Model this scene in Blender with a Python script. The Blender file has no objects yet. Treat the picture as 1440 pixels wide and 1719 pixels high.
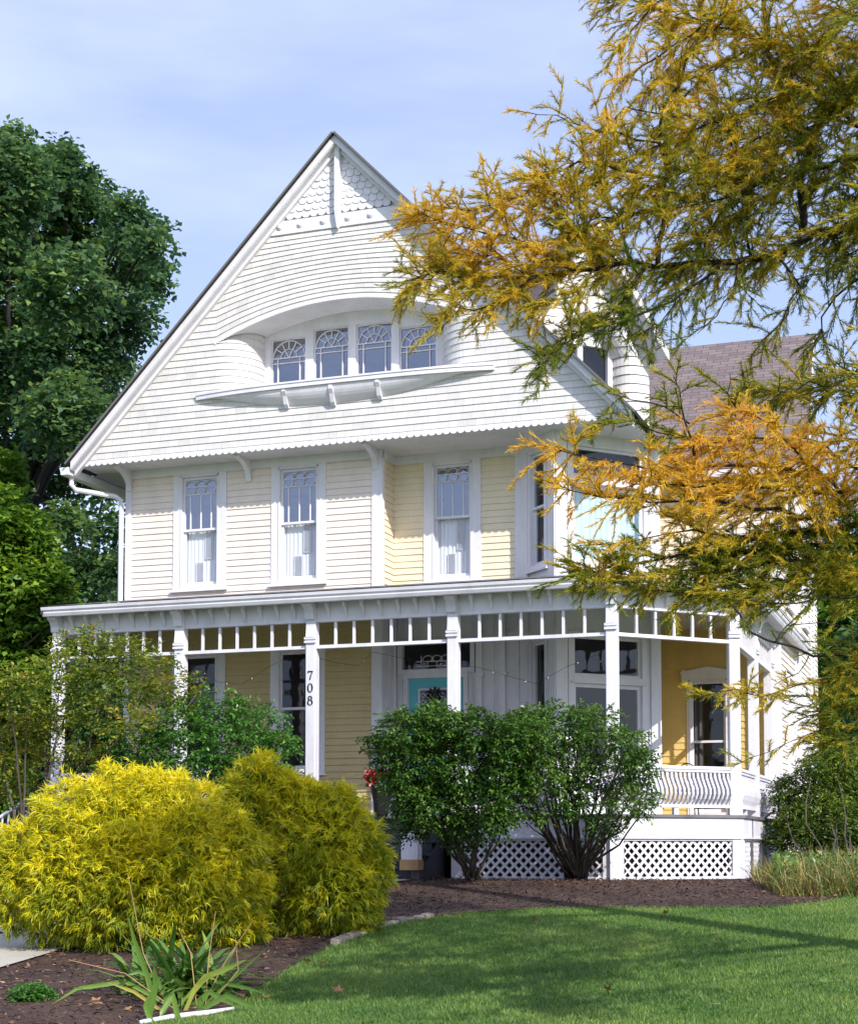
import bpy, bmesh, math, random
import numpy as np
from mathutils import Vector
from mathutils.geometry import tessellate_polygon
S = bpy.context.scene
COL = S.collection
R = math.radians
random.seed(7); rng = np.random.default_rng(11)

# ------------------------------------------------------------------ camera
F, YAW, PITCH = 2650., R(19.2), R(3.4)
CX, CY = 720., 1420. - 2650. * math.tan(R(3.4))
CAM = np.array([5.3, -22.1, 0.5])
FW = np.array([-math.sin(YAW) * math.cos(PITCH), math.cos(YAW) * math.cos(PITCH), math.sin(PITCH)])
RT = np.array([math.cos(YAW), math.sin(YAW), 0.]); UP = np.cross(RT, FW)
cd = bpy.data.cameras.new('camera'); cam = bpy.data.objects.new('camera', cd); COL.objects.link(cam)
cam.location = CAM; cam.rotation_euler = (R(90) + PITCH, 0, YAW)
cd.sensor_fit = 'HORIZONTAL'; cd.sensor_width = 36; cd.lens = F / 1440 * 36
cd.shift_y = (CY - 1719 / 2) / 1440; cd.clip_start = .1; cd.clip_end = 3000
S.camera = cam
# ------------------------------------------------------------------ light
SUN_AZ, SUN_EL = 50., 35.      # azimuth from -Y toward +X
w = bpy.data.worlds.new('World'); S.world = w; w.use_nodes = True
nt = w.node_tree; bg = nt.nodes['Background']
sky = nt.nodes.new('ShaderNodeTexSky'); sky.sky_type = 'NISHITA'; sky.sun_disc = False
sky.sun_elevation = R(SUN_EL); sky.sun_rotation = R(180 - SUN_AZ)
sky.air_density = 1.0; sky.dust_density = 1.0; sky.ozone_density = 2.0
tc = nt.nodes.new('ShaderNodeTexCoord'); mp = nt.nodes.new('ShaderNodeMapping'); mp.inputs['Scale'].default_value = (1.2, 1.2, 5)
nz = nt.nodes.new('ShaderNodeTexNoise'); nz.inputs['Scale'].default_value = 2.2; nz.inputs['Detail'].default_value = 5; nz.inputs['Roughness'].default_value = .55
cr = nt.nodes.new('ShaderNodeValToRGB'); cr.color_ramp.elements[0].position = .40; cr.color_ramp.elements[1].position = .70
cr.color_ramp.elements[0].color = (.34, .34, .34, 1); cr.color_ramp.elements[1].color = (.62, .62, .62, 1)
mx = nt.nodes.new('ShaderNodeMix'); mx.data_type = 'RGBA'; mx.inputs['B'].default_value = (5.9, 6.6, 10.1, 1)
L = nt.links.new
L(tc.outputs['Generated'], mp.inputs[0]); L(mp.outputs[0], nz.inputs['Vector']); L(nz.outputs['Fac'], cr.inputs[0])
L(cr.outputs[0], mx.inputs['Factor']); L(sky.outputs[0], mx.inputs['A']); L(mx.outputs['Result'], bg.inputs[0])
bg.inputs[1].default_value = .13
sl = bpy.data.lights.new('sun', 'SUN'); so = bpy.data.objects.new('sun', sl); COL.objects.link(so)
sl.energy = 4.0; sl.angle = R(.5); sl.color = (1, .96, .91)
sdir = Vector((math.sin(R(SUN_AZ)) * math.cos(R(SUN_EL)), -math.cos(R(SUN_AZ)) * math.cos(R(SUN_EL)), math.sin(R(SUN_EL))))
so.rotation_euler = sdir.to_track_quat('Z', 'Y').to_euler(); so.location = (20, -25, 20)
vs = S.view_settings; vs.view_transform = 'Standard'; vs.look = 'None'; vs.exposure = .42; vs.gamma = 1

# ------------------------------------------------------------------ calibrated rays -> real points
def ray(x, y): return FW + RT * (x - CX) / F - UP * (y - CY) / F
def at_d(x, y, d): return CAM + ray(x, y) * d                 # d metres of depth from the camera
def at_Y(x, y, Y): r = ray(x, y); return CAM + r * ((Y - CAM[1]) / r[1])
def gz(x, y):
    t = -1.5 - y
    if t <= 0: return 0.0
    t = min(t, 15.5 + (t - 15.5) * .15) if t > 15.5 else t
    return -.071 * t
def at_g(px, py):
    lo, hi = 2., 90.
    for _ in range(50):
        m = (lo + hi) / 2; p = at_d(px, py, m)
        if p[2] > gz(p[0], p[1]): lo = m
        else: hi = m
    p = at_d(px, py, lo); return np.array([p[0], p[1], gz(p[0], p[1])])

# ------------------------------------------------------------------ tags / helpers
def tag(o, label=None, cat=None, group=None, kind=None):
    if label: o['label'] = label
    if cat: o['category'] = cat
    if group: o['group'] = group
    if kind: o['kind'] = kind
    return o
def empty(name, loc=(0, 0, 0), rz=0):
    o = bpy.data.objects.new(name, None); COL.objects.link(o); o.location = loc; o.rotation_euler = (0, 0, rz)
    o.empty_display_size = .2; return o
def link(name, me, mat, parent=None, smooth=False):
    o = bpy.data.objects.new(name, me); COL.objects.link(o)
    if mat: me.materials.append(mat)
    if smooth: me.polygons.foreach_set('use_smooth', [True] * len(me.polygons))
    if parent:
        o.parent = parent
    return o
class MB:
    def __init__(s): s.v = []; s.f = []; s.uv = []
    def poly(s, pts, uv=None):
        i = len(s.v); s.v += [tuple(p) for p in pts]; s.f.append(tuple(range(i, i + len(pts))))
        s.uv.append(uv or [(0, 0)] * len(pts))
    def hexa(s, p):   # 8 points, bottom 4 ccw then top 4
        i = len(s.v); s.v += [tuple(q) for q in p]
        for f in ((0, 3, 2, 1), (4, 5, 6, 7), (0, 1, 5, 4), (1, 2, 6, 5), (2, 3, 7, 6), (3, 0, 4, 7)):
            s.f.append(tuple(i + k for k in f)); s.uv.append([(0, 0)] * 4)
    def box(s, x0, x1, y0, y1, z0, z1):
        s.hexa([(x0, y0, z0), (x1, y0, z0), (x1, y1, z0), (x0, y1, z0), (x0, y0, z1), (x1, y0, z1), (x1, y1, z1), (x0, y1, z1)])
    def prism(s, pts, vec):  # closed polygon extruded by vec
        n = len(pts); i = len(s.v); vec = np.array(vec)
        s.v += [tuple(p) for p in pts] + [tuple(np.array(p) + vec) for p in pts]
        s.f.append(tuple(range(i + n - 1, i - 1, -1))); s.uv.append([(0, 0)] * n)
        s.f.append(tuple(range(i + n, i + 2 * n))); s.uv.append([(0, 0)] * n)
        for k in range(n):
            s.f.append((i + k, i + (k + 1) % n, i + n + (k + 1) % n, i + n + k)); s.uv.append([(0, 0)] * 4)
    def tube(s, pts, rad, n=6, cap=True):
        pts = [np.array(p, float) for p in pts]
        if not hasattr(rad, '__len__'): rad = [rad] * len(pts)
        i0 = len(s.v); a = None
        for k, p in enumerate(pts):
            t = pts[min(k + 1, len(pts) - 1)] - pts[max(k - 1, 0)]; t /= (np.linalg.norm(t) + 1e-9)
            if a is None:
                a = np.cross(t, (0, 0, 1.)) if abs(t[2]) < .95 else np.cross(t, (1., 0, 0))
            a = a - t * (a @ t); a /= (np.linalg.norm(a) + 1e-9); b = np.cross(t, a)
            for j in range(n):
                an = 2 * math.pi * j / n; s.v.append(tuple(p + (a * math.cos(an) + b * math.sin(an)) * rad[k]))
        for k in range(len(pts) - 1):
            for j in range(n):
                s.f.append((i0 + k * n + j, i0 + k * n + (j + 1) % n, i0 + (k + 1) * n + (j + 1) % n, i0 + (k + 1) * n + j)); s.uv.append([(0, 0)] * 4)
        if cap:
            s.f.append(tuple(i0 + j for j in reversed(range(n)))); s.uv.append([(0, 0)] * n)
            e = i0 + (len(pts) - 1) * n; s.f.append(tuple(e + j for j in range(n))); s.uv.append([(0, 0)] * n)
    def lathe(s, prof, n=20, o=(0, 0, 0)):
        i0 = len(s.v)
        for r, z in prof:
            for j in range(n): s.v.append((o[0] + r * math.cos(2 * math.pi * j / n), o[1] + r * math.sin(2 * math.pi * j / n), o[2] + z))
        for k in range(len(prof) - 1):
            for j in range(n):
                s.f.append((i0 + k * n + j, i0 + k * n + (j + 1) % n, i0 + (k + 1) * n + (j + 1) % n, i0 + (k + 1) * n + j)); s.uv.append([(0, 0)] * 4)
    def build(s, name, mat, parent=None, smooth=False, uv=False, bevel=0):
        me = bpy.data.meshes.new(name); me.from_pydata(s.v, [], s.f)
        if uv:
            l = me.uv_layers.new(name='UVMap'); flat = [c for f in s.uv for q in f for c in q]; l.data.foreach_set('uv', flat)
        me.update()
        o = link(name, me, mat, parent, smooth)
        if bevel:
            m = o.modifiers.new('b', 'BEVEL'); m.width = bevel; m.segments = 1; m.limit_method = 'ANGLE'
        return o
class Fr:
    """wall frame: origin (x,y), u along the wall, d outward"""
    def __init__(s, a, b):
        s.a = np.array(a, float); v = np.array(b, float) - s.a; s.len = float(np.linalg.norm(v)); s.u = v / s.len; s.n = np.array([s.u[1], -s.u[0]])
    def P(s, u, d, z): q = s.a + s.u * u + s.n * d; return (q[0], q[1], z)
    def box(s, m, u0, u1, d0, d1, z0, z1):
        P = s.P; m.hexa([P(u0, d1, z0), P(u1, d1, z0), P(u1, d0, z0), P(u0, d0, z0), P(u0, d1, z1), P(u1, d1, z1), P(u1, d0, z1), P(u0, d0, z1)])
# ------------------------------------------------------------------ materials
def newmat(name):
    m = bpy.data.materials.new(name); m.use_nodes = True; return m, m.node_tree, m.node_tree.nodes['Principled BSDF']
def N(t, typ, **k):
    n = t.nodes.new(typ)
    for a, b in k.items(): setattr(n, a, b)
    return n
def noise(t, scale, detail=4, rough=.6, vec=None, sc=None):
    c = N(t, 'ShaderNodeTexCoord'); n = N(t, 'ShaderNodeTexNoise'); n.inputs['Scale'].default_value = scale; n.inputs['Detail'].default_value = detail; n.inputs['Roughness'].default_value = rough
    src = c.outputs['Object']
    if sc: mm = N(t, 'ShaderNodeMapping'); mm.inputs['Scale'].default_value = sc; t.links.new(src, mm.inputs[0]); src = mm.outputs[0]
    t.links.new(src, n.inputs['Vector']); return n
def ramp(t, src, stops):
    r = N(t, 'ShaderNodeValToRGB'); e = r.color_ramp.elements
    while len(e) < len(stops): e.new(.5)
    for k, (p, c) in enumerate(stops): e[k].position = p; e[k].color = (*c, 1)
    t.links.new(src, r.inputs[0]); return r
def bump(t, p, src, strength=.3, dist=.01):
    b = N(t, 'ShaderNodeBump'); b.inputs['Strength'].default_value = strength; b.inputs['Distance'].default_value = dist
    t.links.new(src, b.inputs['Height']); t.links.new(b.outputs[0], p.inputs['Normal']); return b
def paint(name, col, dirt=.12, rough=.55, streak=True, dirtcol=None):
    m, t, p = newmat(name); p.inputs['Roughness'].default_value = rough
    n = noise(t, 2.2, 8, .7, sc=(1, 1, .35) if streak else None)
    c2 = dirtcol or tuple(c * (1 - dirt * 1.6) for c in col)
    n2 = noise(t, 38, 3, .6)
    r = ramp(t, n.outputs[0], [(.3, c2), (.55, col), (.8, tuple(min(1, c * 1.03) for c in col))])
    r2 = ramp(t, n2.outputs[0], [(.30, tuple([1 - dirt * 1.2] * 3)), (.42, (1, 1, 1))])
    mm = N(t, 'ShaderNodeMix', data_type='RGBA', blend_type='MULTIPLY'); mm.inputs['Factor'].default_value = 1
    t.links.new(r.outputs[0], mm.inputs['A']); t.links.new(r2.outputs[0], mm.inputs['B']); t.links.new(mm.outputs['Result'], p.inputs['Base Color'])
    bump(t, p, n2.outputs[0], .15, .004); return m
M = {}
M['white'] = paint('white_paint', (.77, .75, .79), .10)
M['porchwhite'] = paint('porch_white_paint', (.75, .735, .785), .12)
M['cream'] = paint('cream_clapboard', (.81, .71, .625), .09)  # clapboard paint, paled in its colour for the sunlit walls
M['cream2'] = paint('shaded_cream_clapboard', (.79, .69, .50), .08)  # copy of the clapboard paint, yellowed in its colour for the recess shade
M['yellow'] = paint('yellow_clapboard', (.74, .54, .20), .10)
M['tan'] = paint('faded_shaded_clapboard', (.60, .48, .24), .08)  # faded paint with the shade under the porch mixed into its colour
M['soffit'] = paint('soffit_paint', (.74, .73, .74), .10, streak=False)
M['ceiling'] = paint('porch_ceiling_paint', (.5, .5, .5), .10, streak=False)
M['teal'] = paint('turquoise_paint', (.12, .50, .58), .05)
M['navy'] = paint('dark_step_paint', (.010, .012, .022), .3, .5)
M['dark'] = paint('dark_metal', (.02, .02, .022), .2, .4)
M['floor'] = paint('porch_floor_paint', (.16, .16, .17), .25, .6)
M['wood'] = paint('raw_wood', (.50, .30, .14), .25, .7)
M['stone'] = paint('foundation_stone', (.12, .11, .10), .4, .9)
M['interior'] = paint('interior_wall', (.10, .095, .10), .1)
M['bark'] = paint('bark', (.028, .023, .022), .5, .9)
M['larchbark'] = paint('dark_branch_bark', (.030, .020, .018), .5, .9)
M['greybark'] = paint('grey_bark', (.10, .085, .07), .5, .9)
M['concrete'] = paint('concrete', (.50, .45, .38), .2, .9, streak=False)
M['edgestone'] = paint('edging_stone', (.27, .23, .18), .3, .9, streak=False)
M['curtain'] = paint('sheer_curtain', (.86, .86, .87), .03)
M['bluecurtain'] = paint('blue_curtain', (.62, .79, .82), .04)
M['black'] = paint('black_pot', (.015, .015, .017), .2, .35)
def shingle_mat():
    m, t, p = newmat('white_shingles'); p.inputs['Roughness'].default_value = .65
    uv = N(t, 'ShaderNodeUVMap'); uv.uv_map = 'UVMap'
    b = N(t, 'ShaderNodeTexBrick'); b.offset = .37; b.offset_frequency = 2; b.squash = .8; b.squash_frequency = 3
    b.inputs['Scale'].default_value = 1; b.inputs['Mortar Size'].default_value = .012; b.inputs['Mortar Smooth'].default_value = .3
    b.inputs['Brick Width'].default_value = .75; b.inputs['Row Height'].default_value = 1; b.inputs['Bias'].default_value = 0
    b.inputs['Color1'].default_value = (.745, .715, .695, 1); b.inputs['Color2'].default_value = (.61, .59, .58, 1); b.inputs['Mortar'].default_value = (.44, .43, .42, 1)
    t.links.new(uv.outputs[0], b.inputs['Vector'])
    n = noise(t, 60, 3, .6, sc=(1, 1, .15)); n2 = noise(t, 1.5, 6, .7)
    r = ramp(t, n.outputs[0], [(.25, (.93, .93, .93)), (.6, (1, 1, 1))]); r2 = ramp(t, n2.outputs[0], [(.3, (.93, .915, .89)), (.6, (1, 1, 1))])
    m1 = N(t, 'ShaderNodeMix', data_type='RGBA', blend_type='MULTIPLY'); m1.inputs['Factor'].default_value = 1
    m2 = N(t, 'ShaderNodeMix', data_type='RGBA', blend_type='MULTIPLY'); m2.inputs['Factor'].default_value = 1
    t.links.new(b.outputs[0], m1.inputs['A']); t.links.new(r.outputs[0], m1.inputs['B']); t.links.new(m1.outputs['Result'], m2.inputs['A']); t.links.new(r2.outputs[0], m2.inputs['B'])
    t.links.new(m2.outputs['Result'], p.inputs['Base Color']); bump(t, p, n.outputs[0], .3, .004); return m
M['shingle'] = shingle_mat()
def roof_mat(name, c1, c2, mort):
    m, t, p = newmat(name); p.inputs['Roughness'].default_value = .9
    uv = N(t, 'ShaderNodeUVMap'); uv.uv_map = 'UVMap'
    b = N(t, 'ShaderNodeTexBrick'); b.offset = .5; b.inputs['Scale'].default_value = 1; b.inputs['Mortar Size'].default_value = .007; b.inputs['Brick Width'].default_value = .30; b.inputs['Row Height'].default_value = .125
    b.inputs['Color1'].default_value = (*c1, 1); b.inputs['Color2'].default_value = (*c2, 1); b.inputs['Mortar'].default_value = (*mort, 1)
    t.links.new(uv.outputs[0], b.inputs['Vector']); n = noise(t, 120, 2)
    r = ramp(t, n.outputs[0], [(.3, (.75, .75, .75)), (.7, (1.1, 1.1, 1.1))])
    m1 = N(t, 'ShaderNodeMix', data_type='RGBA', blend_type='MULTIPLY'); m1.inputs['Factor'].default_value = 1
    t.links.new(b.outputs[0], m1.inputs['A']); t.links.new(r.outputs[0], m1.inputs['B']); t.links.new(m1.outputs['Result'], p.inputs['Base Color'])
    bump(t, p, b.outputs['Fac'], -.6, .01); return m
M['roof'] = roof_mat('brown_roof_shingles', (.235, .185, .175), (.16, .125, .125), (.055, .045, .045))
M['darkroof'] = roof_mat('grey_roof_shingles', (.16, .15, .155), (.11, .105, .11), (.04, .04, .04))
def glass_mat(name='window_glass', base=.13):
    m, t, p = newmat(name); t.nodes.remove(p); out = t.nodes['Material Output']
    tr = N(t, 'ShaderNodeBsdfTransparent'); tr.inputs[0].default_value = (.88, .90, .91, 1)
    gl = N(t, 'ShaderNodeBsdfGlossy'); gl.inputs['Roughness'].default_value = .03; gl.inputs[0].default_value = (.9, .92, 1, 1)
    n = noise(t, 2.5, 2); bb = N(t, 'ShaderNodeBump'); bb.inputs['Strength'].default_value = .08; bb.inputs['Distance'].default_value = .05
    t.links.new(n.outputs[0], bb.inputs['Height']); t.links.new(bb.outputs[0], gl.inputs['Normal'])
    mxs = N(t, 'ShaderNodeMixShader'); lw = N(t, 'ShaderNodeLayerWeight'); lw.inputs[0].default_value = .5; pw = N(t, 'ShaderNodeMath', operation='POWER'); pw.inputs[1].default_value = 3.5; ma = N(t, 'ShaderNodeMath', operation='MULTIPLY_ADD'); ma.inputs[1].default_value = .65; ma.inputs[2].default_value = base; ma.use_clamp = True
    t.links.new(lw.outputs['Facing'], pw.inputs[0]); t.links.new(pw.outputs[0], ma.inputs[0]); t.links.new(ma.outputs[0], mxs.inputs[0]); t.links.new(tr.outputs[0], mxs.inputs[1]); t.links.new(gl.outputs[0], mxs.inputs[2]); t.links.new(mxs.outputs[0], out.inputs[0]); return m
M['glass'] = glass_mat('window_glass', .05); M['skyglass'] = glass_mat('sky_reflecting_glass', .30)
def leaf_mat(name, stops, trans=.35, rough=.5, nscale=1.0, namt=.35):
    """leaf colour from a per-leaf tint plus clump-sized variation in the plant itself"""
    m, t, p = newmat(name); out = t.nodes['Material Output']
    a = N(t, 'ShaderNodeAttribute'); a.attribute_name = 'tint'
    n = noise(t, nscale, 3); mm = N(t, 'ShaderNodeMath', operation='MULTIPLY_ADD'); mm.inputs[1].default_value = namt; 
    s2 = N(t, 'ShaderNodeMath', operation='SUBTRACT'); s2.inputs[1].default_value = .5
    t.links.new(n.outputs[0], s2.inputs[0]); t.links.new(s2.outputs[0], mm.inputs[0]); t.links.new(a.outputs['Fac'], mm.inputs[2])
    r = ramp(t, mm.outputs[0], stops); t.links.new(r.outputs[0], p.inputs['Base Color']); p.inputs['Roughness'].default_value = rough
    tl = N(t, 'ShaderNodeBsdfTranslucent'); ms = N(t, 'ShaderNodeMixShader'); ms.inputs[0].default_value = trans
    t.links.new(r.outputs[0], tl.inputs[0]); t.links.new(p.outputs[0], ms.inputs[1]); t.links.new(tl.outputs[0], ms.inputs[2]); t.links.new(ms.outputs[0], out.inputs[0]); return m
M['maple'] = leaf_mat('maple_leaves', [(0, (.028, .075, .044)), (.5, (.095, .20, .07)), (1, (.27, .38, .09))], .45)
M['maple2'] = leaf_mat('young_maple_leaves', [(0, (.05, .13, .018)), (.5, (.13, .27, .028)), (1, (.30, .42, .04))], .4)
M['dogwood'] = leaf_mat('dogwood_leaves', [(0, (.05, .11, .02)), (.45, (.17, .25, .03)), (.8, (.40, .42, .04)), (1, (.60, .34, .04))], .4)
M['bush'] = leaf_mat('dark_bush_leaves', [(0, (.02, .065, .016)), (.5, (.06, .155, .022)), (1, (.18, .29, .045))], .3, .4)
M['bush2'] = leaf_mat('light_bush_leaves', [(0, (.04, .13, .025)), (.5, (.10, .26, .04)), (1, (.24, .42, .06))], .35, .4)
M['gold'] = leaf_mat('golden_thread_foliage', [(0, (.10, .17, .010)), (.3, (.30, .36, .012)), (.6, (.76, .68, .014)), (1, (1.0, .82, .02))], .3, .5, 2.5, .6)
M['larch'] = leaf_mat('autumn_larch_needles', [(0, (.08, .17, .015)), (.3, (.24, .28, .02)), (.50, (.54, .44, .03)), (.76, (.90, .60, .04)), (1, (.86, .50, .09))], .5, .5, .8, .5)
M['grassy'] = leaf_mat('dry_grass_blades', [(0, (.05, .12, .02)), (.4, (.17, .21, .04)), (.7, (.36, .29, .08)), (1, (.42, .22, .10))], .3)
M['iris'] = leaf_mat('strap_leaves', [(0, (.05, .13, .02)), (.6, (.17, .30, .05)), (.9, (.40, .42, .07)), (1, (.5, .3, .08))], .3, .4)
M['lawn'] = leaf_mat('lawn_blades', [(0, (.05, .13, .020)), (.5, (.125, .235, .035)), (1, (.32, .37, .09))], .3, .6, .6, .8)
M['fallen'] = leaf_mat('fallen_leaf', [(0, (.22, .09, .03)), (1, (.50, .27, .11))], .2)
M['red'] = leaf_mat('red_petals', [(0, (.45, .01, .015)), (.8, (.75, .03, .04)), (1, (.85, .7, .7))], .3)
M['chips'] = leaf_mat('mulch_chips', [(0, (.016, .011, .010)), (.4, (.085, .038, .022)), (.75, (.20, .105, .065)), (1, (.38, .24, .17))], .0, .9, .35, 1.1)

# ------------------------------------------------------------------ leaf scatter (numpy meshes)
def nrm(a): return a / (np.linalg.norm(a, axis=-1, keepdims=True) + 1e-9)
def leaves(name, P, D, Nn, Ln, Wd, tint, mat, parent=None, fold=.18):
    """diamond leaves: base P, direction D, normal Nn"""
    n = len(P); D = nrm(D); Sd = nrm(np.cross(D, Nn)); Nn = np.cross(Sd, D)
    Ln = np.broadcast_to(Ln, (n,))[:, None]; Wd = np.broadcast_to(Wd, (n,))[:, None]
    V = np.empty((n, 4, 3)); V[:, 0] = P; V[:, 1] = P + D * Ln * .45 + Sd * Wd * .5 + Nn * Ln * fold; V[:, 2] = P + D * Ln; V[:, 3] = P + D * Ln * .45 - Sd * Wd * .5 + Nn * Ln * fold
    return raw(name, V.reshape(-1, 3), n, 4, np.asarray(tint), mat, parent)
def raw(name, V, nf, k, tint, mat, parent, F_=None):
    me = bpy.data.meshes.new(name); me.vertices.add(len(V)); me.vertices.foreach_set('co', np.ascontiguousarray(V, dtype=np.float32).ravel())
    me.loops.add(nf * k); idx = np.arange(nf * k, dtype=np.int32) if F_ is None else F_.ravel().astype(np.int32)
    me.loops.foreach_set('vertex_index', idx); me.polygons.add(nf); me.polygons.foreach_set('loop_start', np.arange(0, nf * k, k, dtype=np.int32)); me.polygons.foreach_set('loop_total', np.full(nf, k, dtype=np.int32))
    at = me.attributes.new('tint', 'FLOAT', 'FACE'); at.data.foreach_set('value', np.ascontiguousarray(tint, dtype=np.float32))
    me.update(calc_edges=True); me.validate()
    return link(name, me, mat, parent)
def strands(name, P, D, B, Ln, Wd, tint, mat, parent=None, seg=3):
    """thin curved strips: start P, direction D, bending toward B"""
    n = len(P); D = nrm(D); Ln = np.broadcast_to(Ln, (n,))[:, None]; Wd = np.broadcast_to(Wd, (n,))[:, None]
    Sd = nrm(np.cross(D, rng.normal(size=(n, 3)))); V = np.empty((n, seg + 1, 2, 3)); p = P.copy(); d = D.copy()
    prof = [1, 1, .8, .25] if seg == 3 else ([1, .9, .3] if seg == 2 else [1, .95, .85, .65, .2])
    for s in range(seg + 1):
        V[:, s, 0] = p - Sd * Wd * .5 * prof[s]; V[:, s, 1] = p + Sd * Wd * .5 * prof[s]
        p = p + d * Ln / seg; d = nrm(d + B / seg)
    b = (np.arange(n) * (seg + 1) * 2)[:, None, None]; k = (np.arange(seg) * 2)[None, :, None]; q = np.array([0, 1, 3, 2])[None, None, :]
    Fa = (b + k + q).reshape(-1, 4)
    return raw(name, V.reshape(-1, 3), n * seg, 4, np.repeat(np.asarray(tint), seg), mat, parent, Fa)
def sph(n):
    v = rng.normal(size=(n, 3)); return nrm(v)
def clump_leaves(clumps, per, size, droop=.3, shell=(.55, 1.05), flat=.75, tbase=.5, tvar=.25):
    P = []; D = []; Nn = []; T = []
    for c in clumps:
        x, y, z, r = c[:4]; k = int(per * (r ** 2 if len(c) < 5 else c[4])); 
        s = sph(k); rad = rng.uniform(shell[0], shell[1], k) ** .7
        lump = 1 + .22 * np.sin(s[:, 0] * 7 + x * 3) * np.cos(s[:, 1] * 6 + y) + .15 * np.sin(s[:, 2] * 11 + z)
        p = s * (rad * lump * r)[:, None]; p[:, 2] *= flat
        P.append(p + (x, y, z)); d = nrm(s * [1, 1, .4] + rng.normal(size=(k, 3)) * .55 - [0, 0, droop]); D.append(d)
        Nn.append(nrm(s * .6 + [0, 0, .9] + rng.normal(size=(k, 3)) * .4))
        T.append(np.clip(tbase + rng.normal(size=k) * tvar + rng.normal() * .1, 0, 1))
    return np.concatenate(P), np.concatenate(D), np.concatenate(Nn), np.concatenate(T)
# ================================================================== HOUSE
house = empty('house', (0, 0, 0))
tag(house, 'white and pale yellow shingled house with a steep gable and wraparound porch', 'house')
XL, XR0 = -8.87, -4.04
W1 = Fr((XL, 2.3), (XR0, 2.3)); RET = Fr((XR0, 2.3), (XR0, 2.868)); W2 = Fr((XR0, 2.868), (-1.785, 2.868))
FA = Fr((-1.785, 2.868), (-.987, 2.071)); FB = Fr((-.987, 2.071), (.40, 3.458)); FC = Fr((.40, 3.458), (-.1, 3.96)); FD = Fr((-.1, 3.96), (-.1, 6.0))
WY = Fr((-.1, 6.0), (2.02, 6.0)); WS = Fr((2.02, 6.0), (2.02, 13.2)); WL = Fr((XL, 13.2), (XL, 2.3)); WB = Fr((2.02, 13.2), (XL, 13.2))
def clap(m, fr, u0, u1, z0, z1, e=.11, holes=(), th=.020):
    k = 0; z = z0
    while z < z1 - .005:
        zt = min(z + e, z1); iv = [(u0, u1)]
        for (a, b, c, d) in holes:
            if c < zt - .01 and d > z + .01:
                nv = []
                for (p, q) in iv:
                    if b <= p or a >= q: nv.append((p, q)); continue
                    if a > p: nv.append((p, a))
                    if b < q: nv.append((b, q))
                iv = nv
                ua, ub = max(a, u0), min(b, u1); P = fr.P
                for (s0, s1) in ((z, c), (d, zt)):
                    if s1 - s0 > .008 and z <= s0 and s1 <= zt and ub > ua:
                        m.poly([P(ua, th, s0), P(ub, th, s0), P(ub, th * (zt - s1) / e, s1), P(ua, th * (zt - s1) / e, s1)])
        for (p, q) in iv:
            cuts = [p]; x = p + random.uniform(.8, 3.2)
            while x < q - .4: cuts.append(x); x += random.uniform(1.6, 3.6)
            cuts.append(q)
            for a, b in zip(cuts[:-1], cuts[1:]):
                j = random.uniform(0, .003); jz = random.uniform(-.0015, .0015)
                P = fr.P; b2 = b - (.002 if b < q else 0)
                m.poly([P(a, th + j, z + jz), P(b2, th + j, z + jz), P(b2, .003 + j, zt + .004), P(a, .003 + j, zt + .004)])
                m.poly([P(a, 0, z + jz), P(b2, 0, z + jz), P(b2, th + j, z + jz), P(a, th + j, z + jz)])
                if p == u0 and a == p: m.poly([P(a, 0, z), P(a, th, z), P(a, 0, zt)])
                if b == q: m.poly([P(b, 0, z), P(b, th, z), P(b, 0, zt)])
        z = zt
def bars(m, fr, pts, w, d0, d1):
    for (a, b) in zip(pts[:-1], pts[1:]):
        du, dz = b[0] - a[0], b[1] - a[1]; l = math.hypot(du, dz) + 1e-9; nu, nz_ = -dz / l * w / 2, du / l * w / 2; eu, ez = du / l * w * .25, dz / l * w * .25
        q = [(a[0] - eu + nu, a[1] - ez + nz_), (a[0] - eu - nu, a[1] - ez - nz_), (b[0] + eu - nu, b[1] + ez - nz_), (b[0] + eu + nu, b[1] + ez + nz_)]
        m.hexa([fr.P(u, d0, z) for u, z in q] + [fr.P(u, d1, z) for u, z in q])
def arcp(cu, cz, r, a0, a1, n=14, rz=None):
    rz = rz or r
    return [(cu + r * math.cos(R(a0 + (a1 - a0) * k / n)), cz + rz * math.sin(R(a0 + (a1 - a0) * k / n))) for k in range(n + 1)]
def framebox(m, fr, u0, u1, z0, z1, w, d0, d1, wt=None, wb=None):
    wt = wt or w; wb = wb or w
    fr.box(m, u0, u0 + w, d0, d1, z0, z1); fr.box(m, u1 - w, u1, d0, d1, z0, z1)
    fr.box(m, u0 + w, u1 - w, d0, d1, z1 - wt, z1); fr.box(m, u0 + w, u1 - w, d0, d1, z0, z0 + wb)
def pane(fr, u0, u1, z0, z1, d, parent, mat='glass'):
    m = MB(); m.poly([fr.P(u0, d, z0), fr.P(u1, d, z0), fr.P(u1, d, z1), fr.P(u0, d, z1)]); return m.build('pane', M[mat], parent)
def curtain(fr, u0, u1, z0, z1, d, parent, mat='curtain', amp=.02, per=.09):
    m = MB(); n = max(8, int((u1 - u0) / .012)); ph = random.random() * 6
    pr = [(u0 + (u1 - u0) * k / n, d + amp * math.sin(6.28 * (u0 + (u1 - u0) * k / n) / per + ph + 1.3 * math.sin(k * .13))) for k in range(n + 1)]
    for a, b in zip(pr[:-1], pr[1:]): m.poly([fr.P(a[0], a[1], z0), fr.P(b[0], b[1], z0), fr.P(b[0], b[1], z1), fr.P(a[0], a[1], z1)])
    return m.build('curtain', M[mat], parent, smooth=True)
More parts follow.
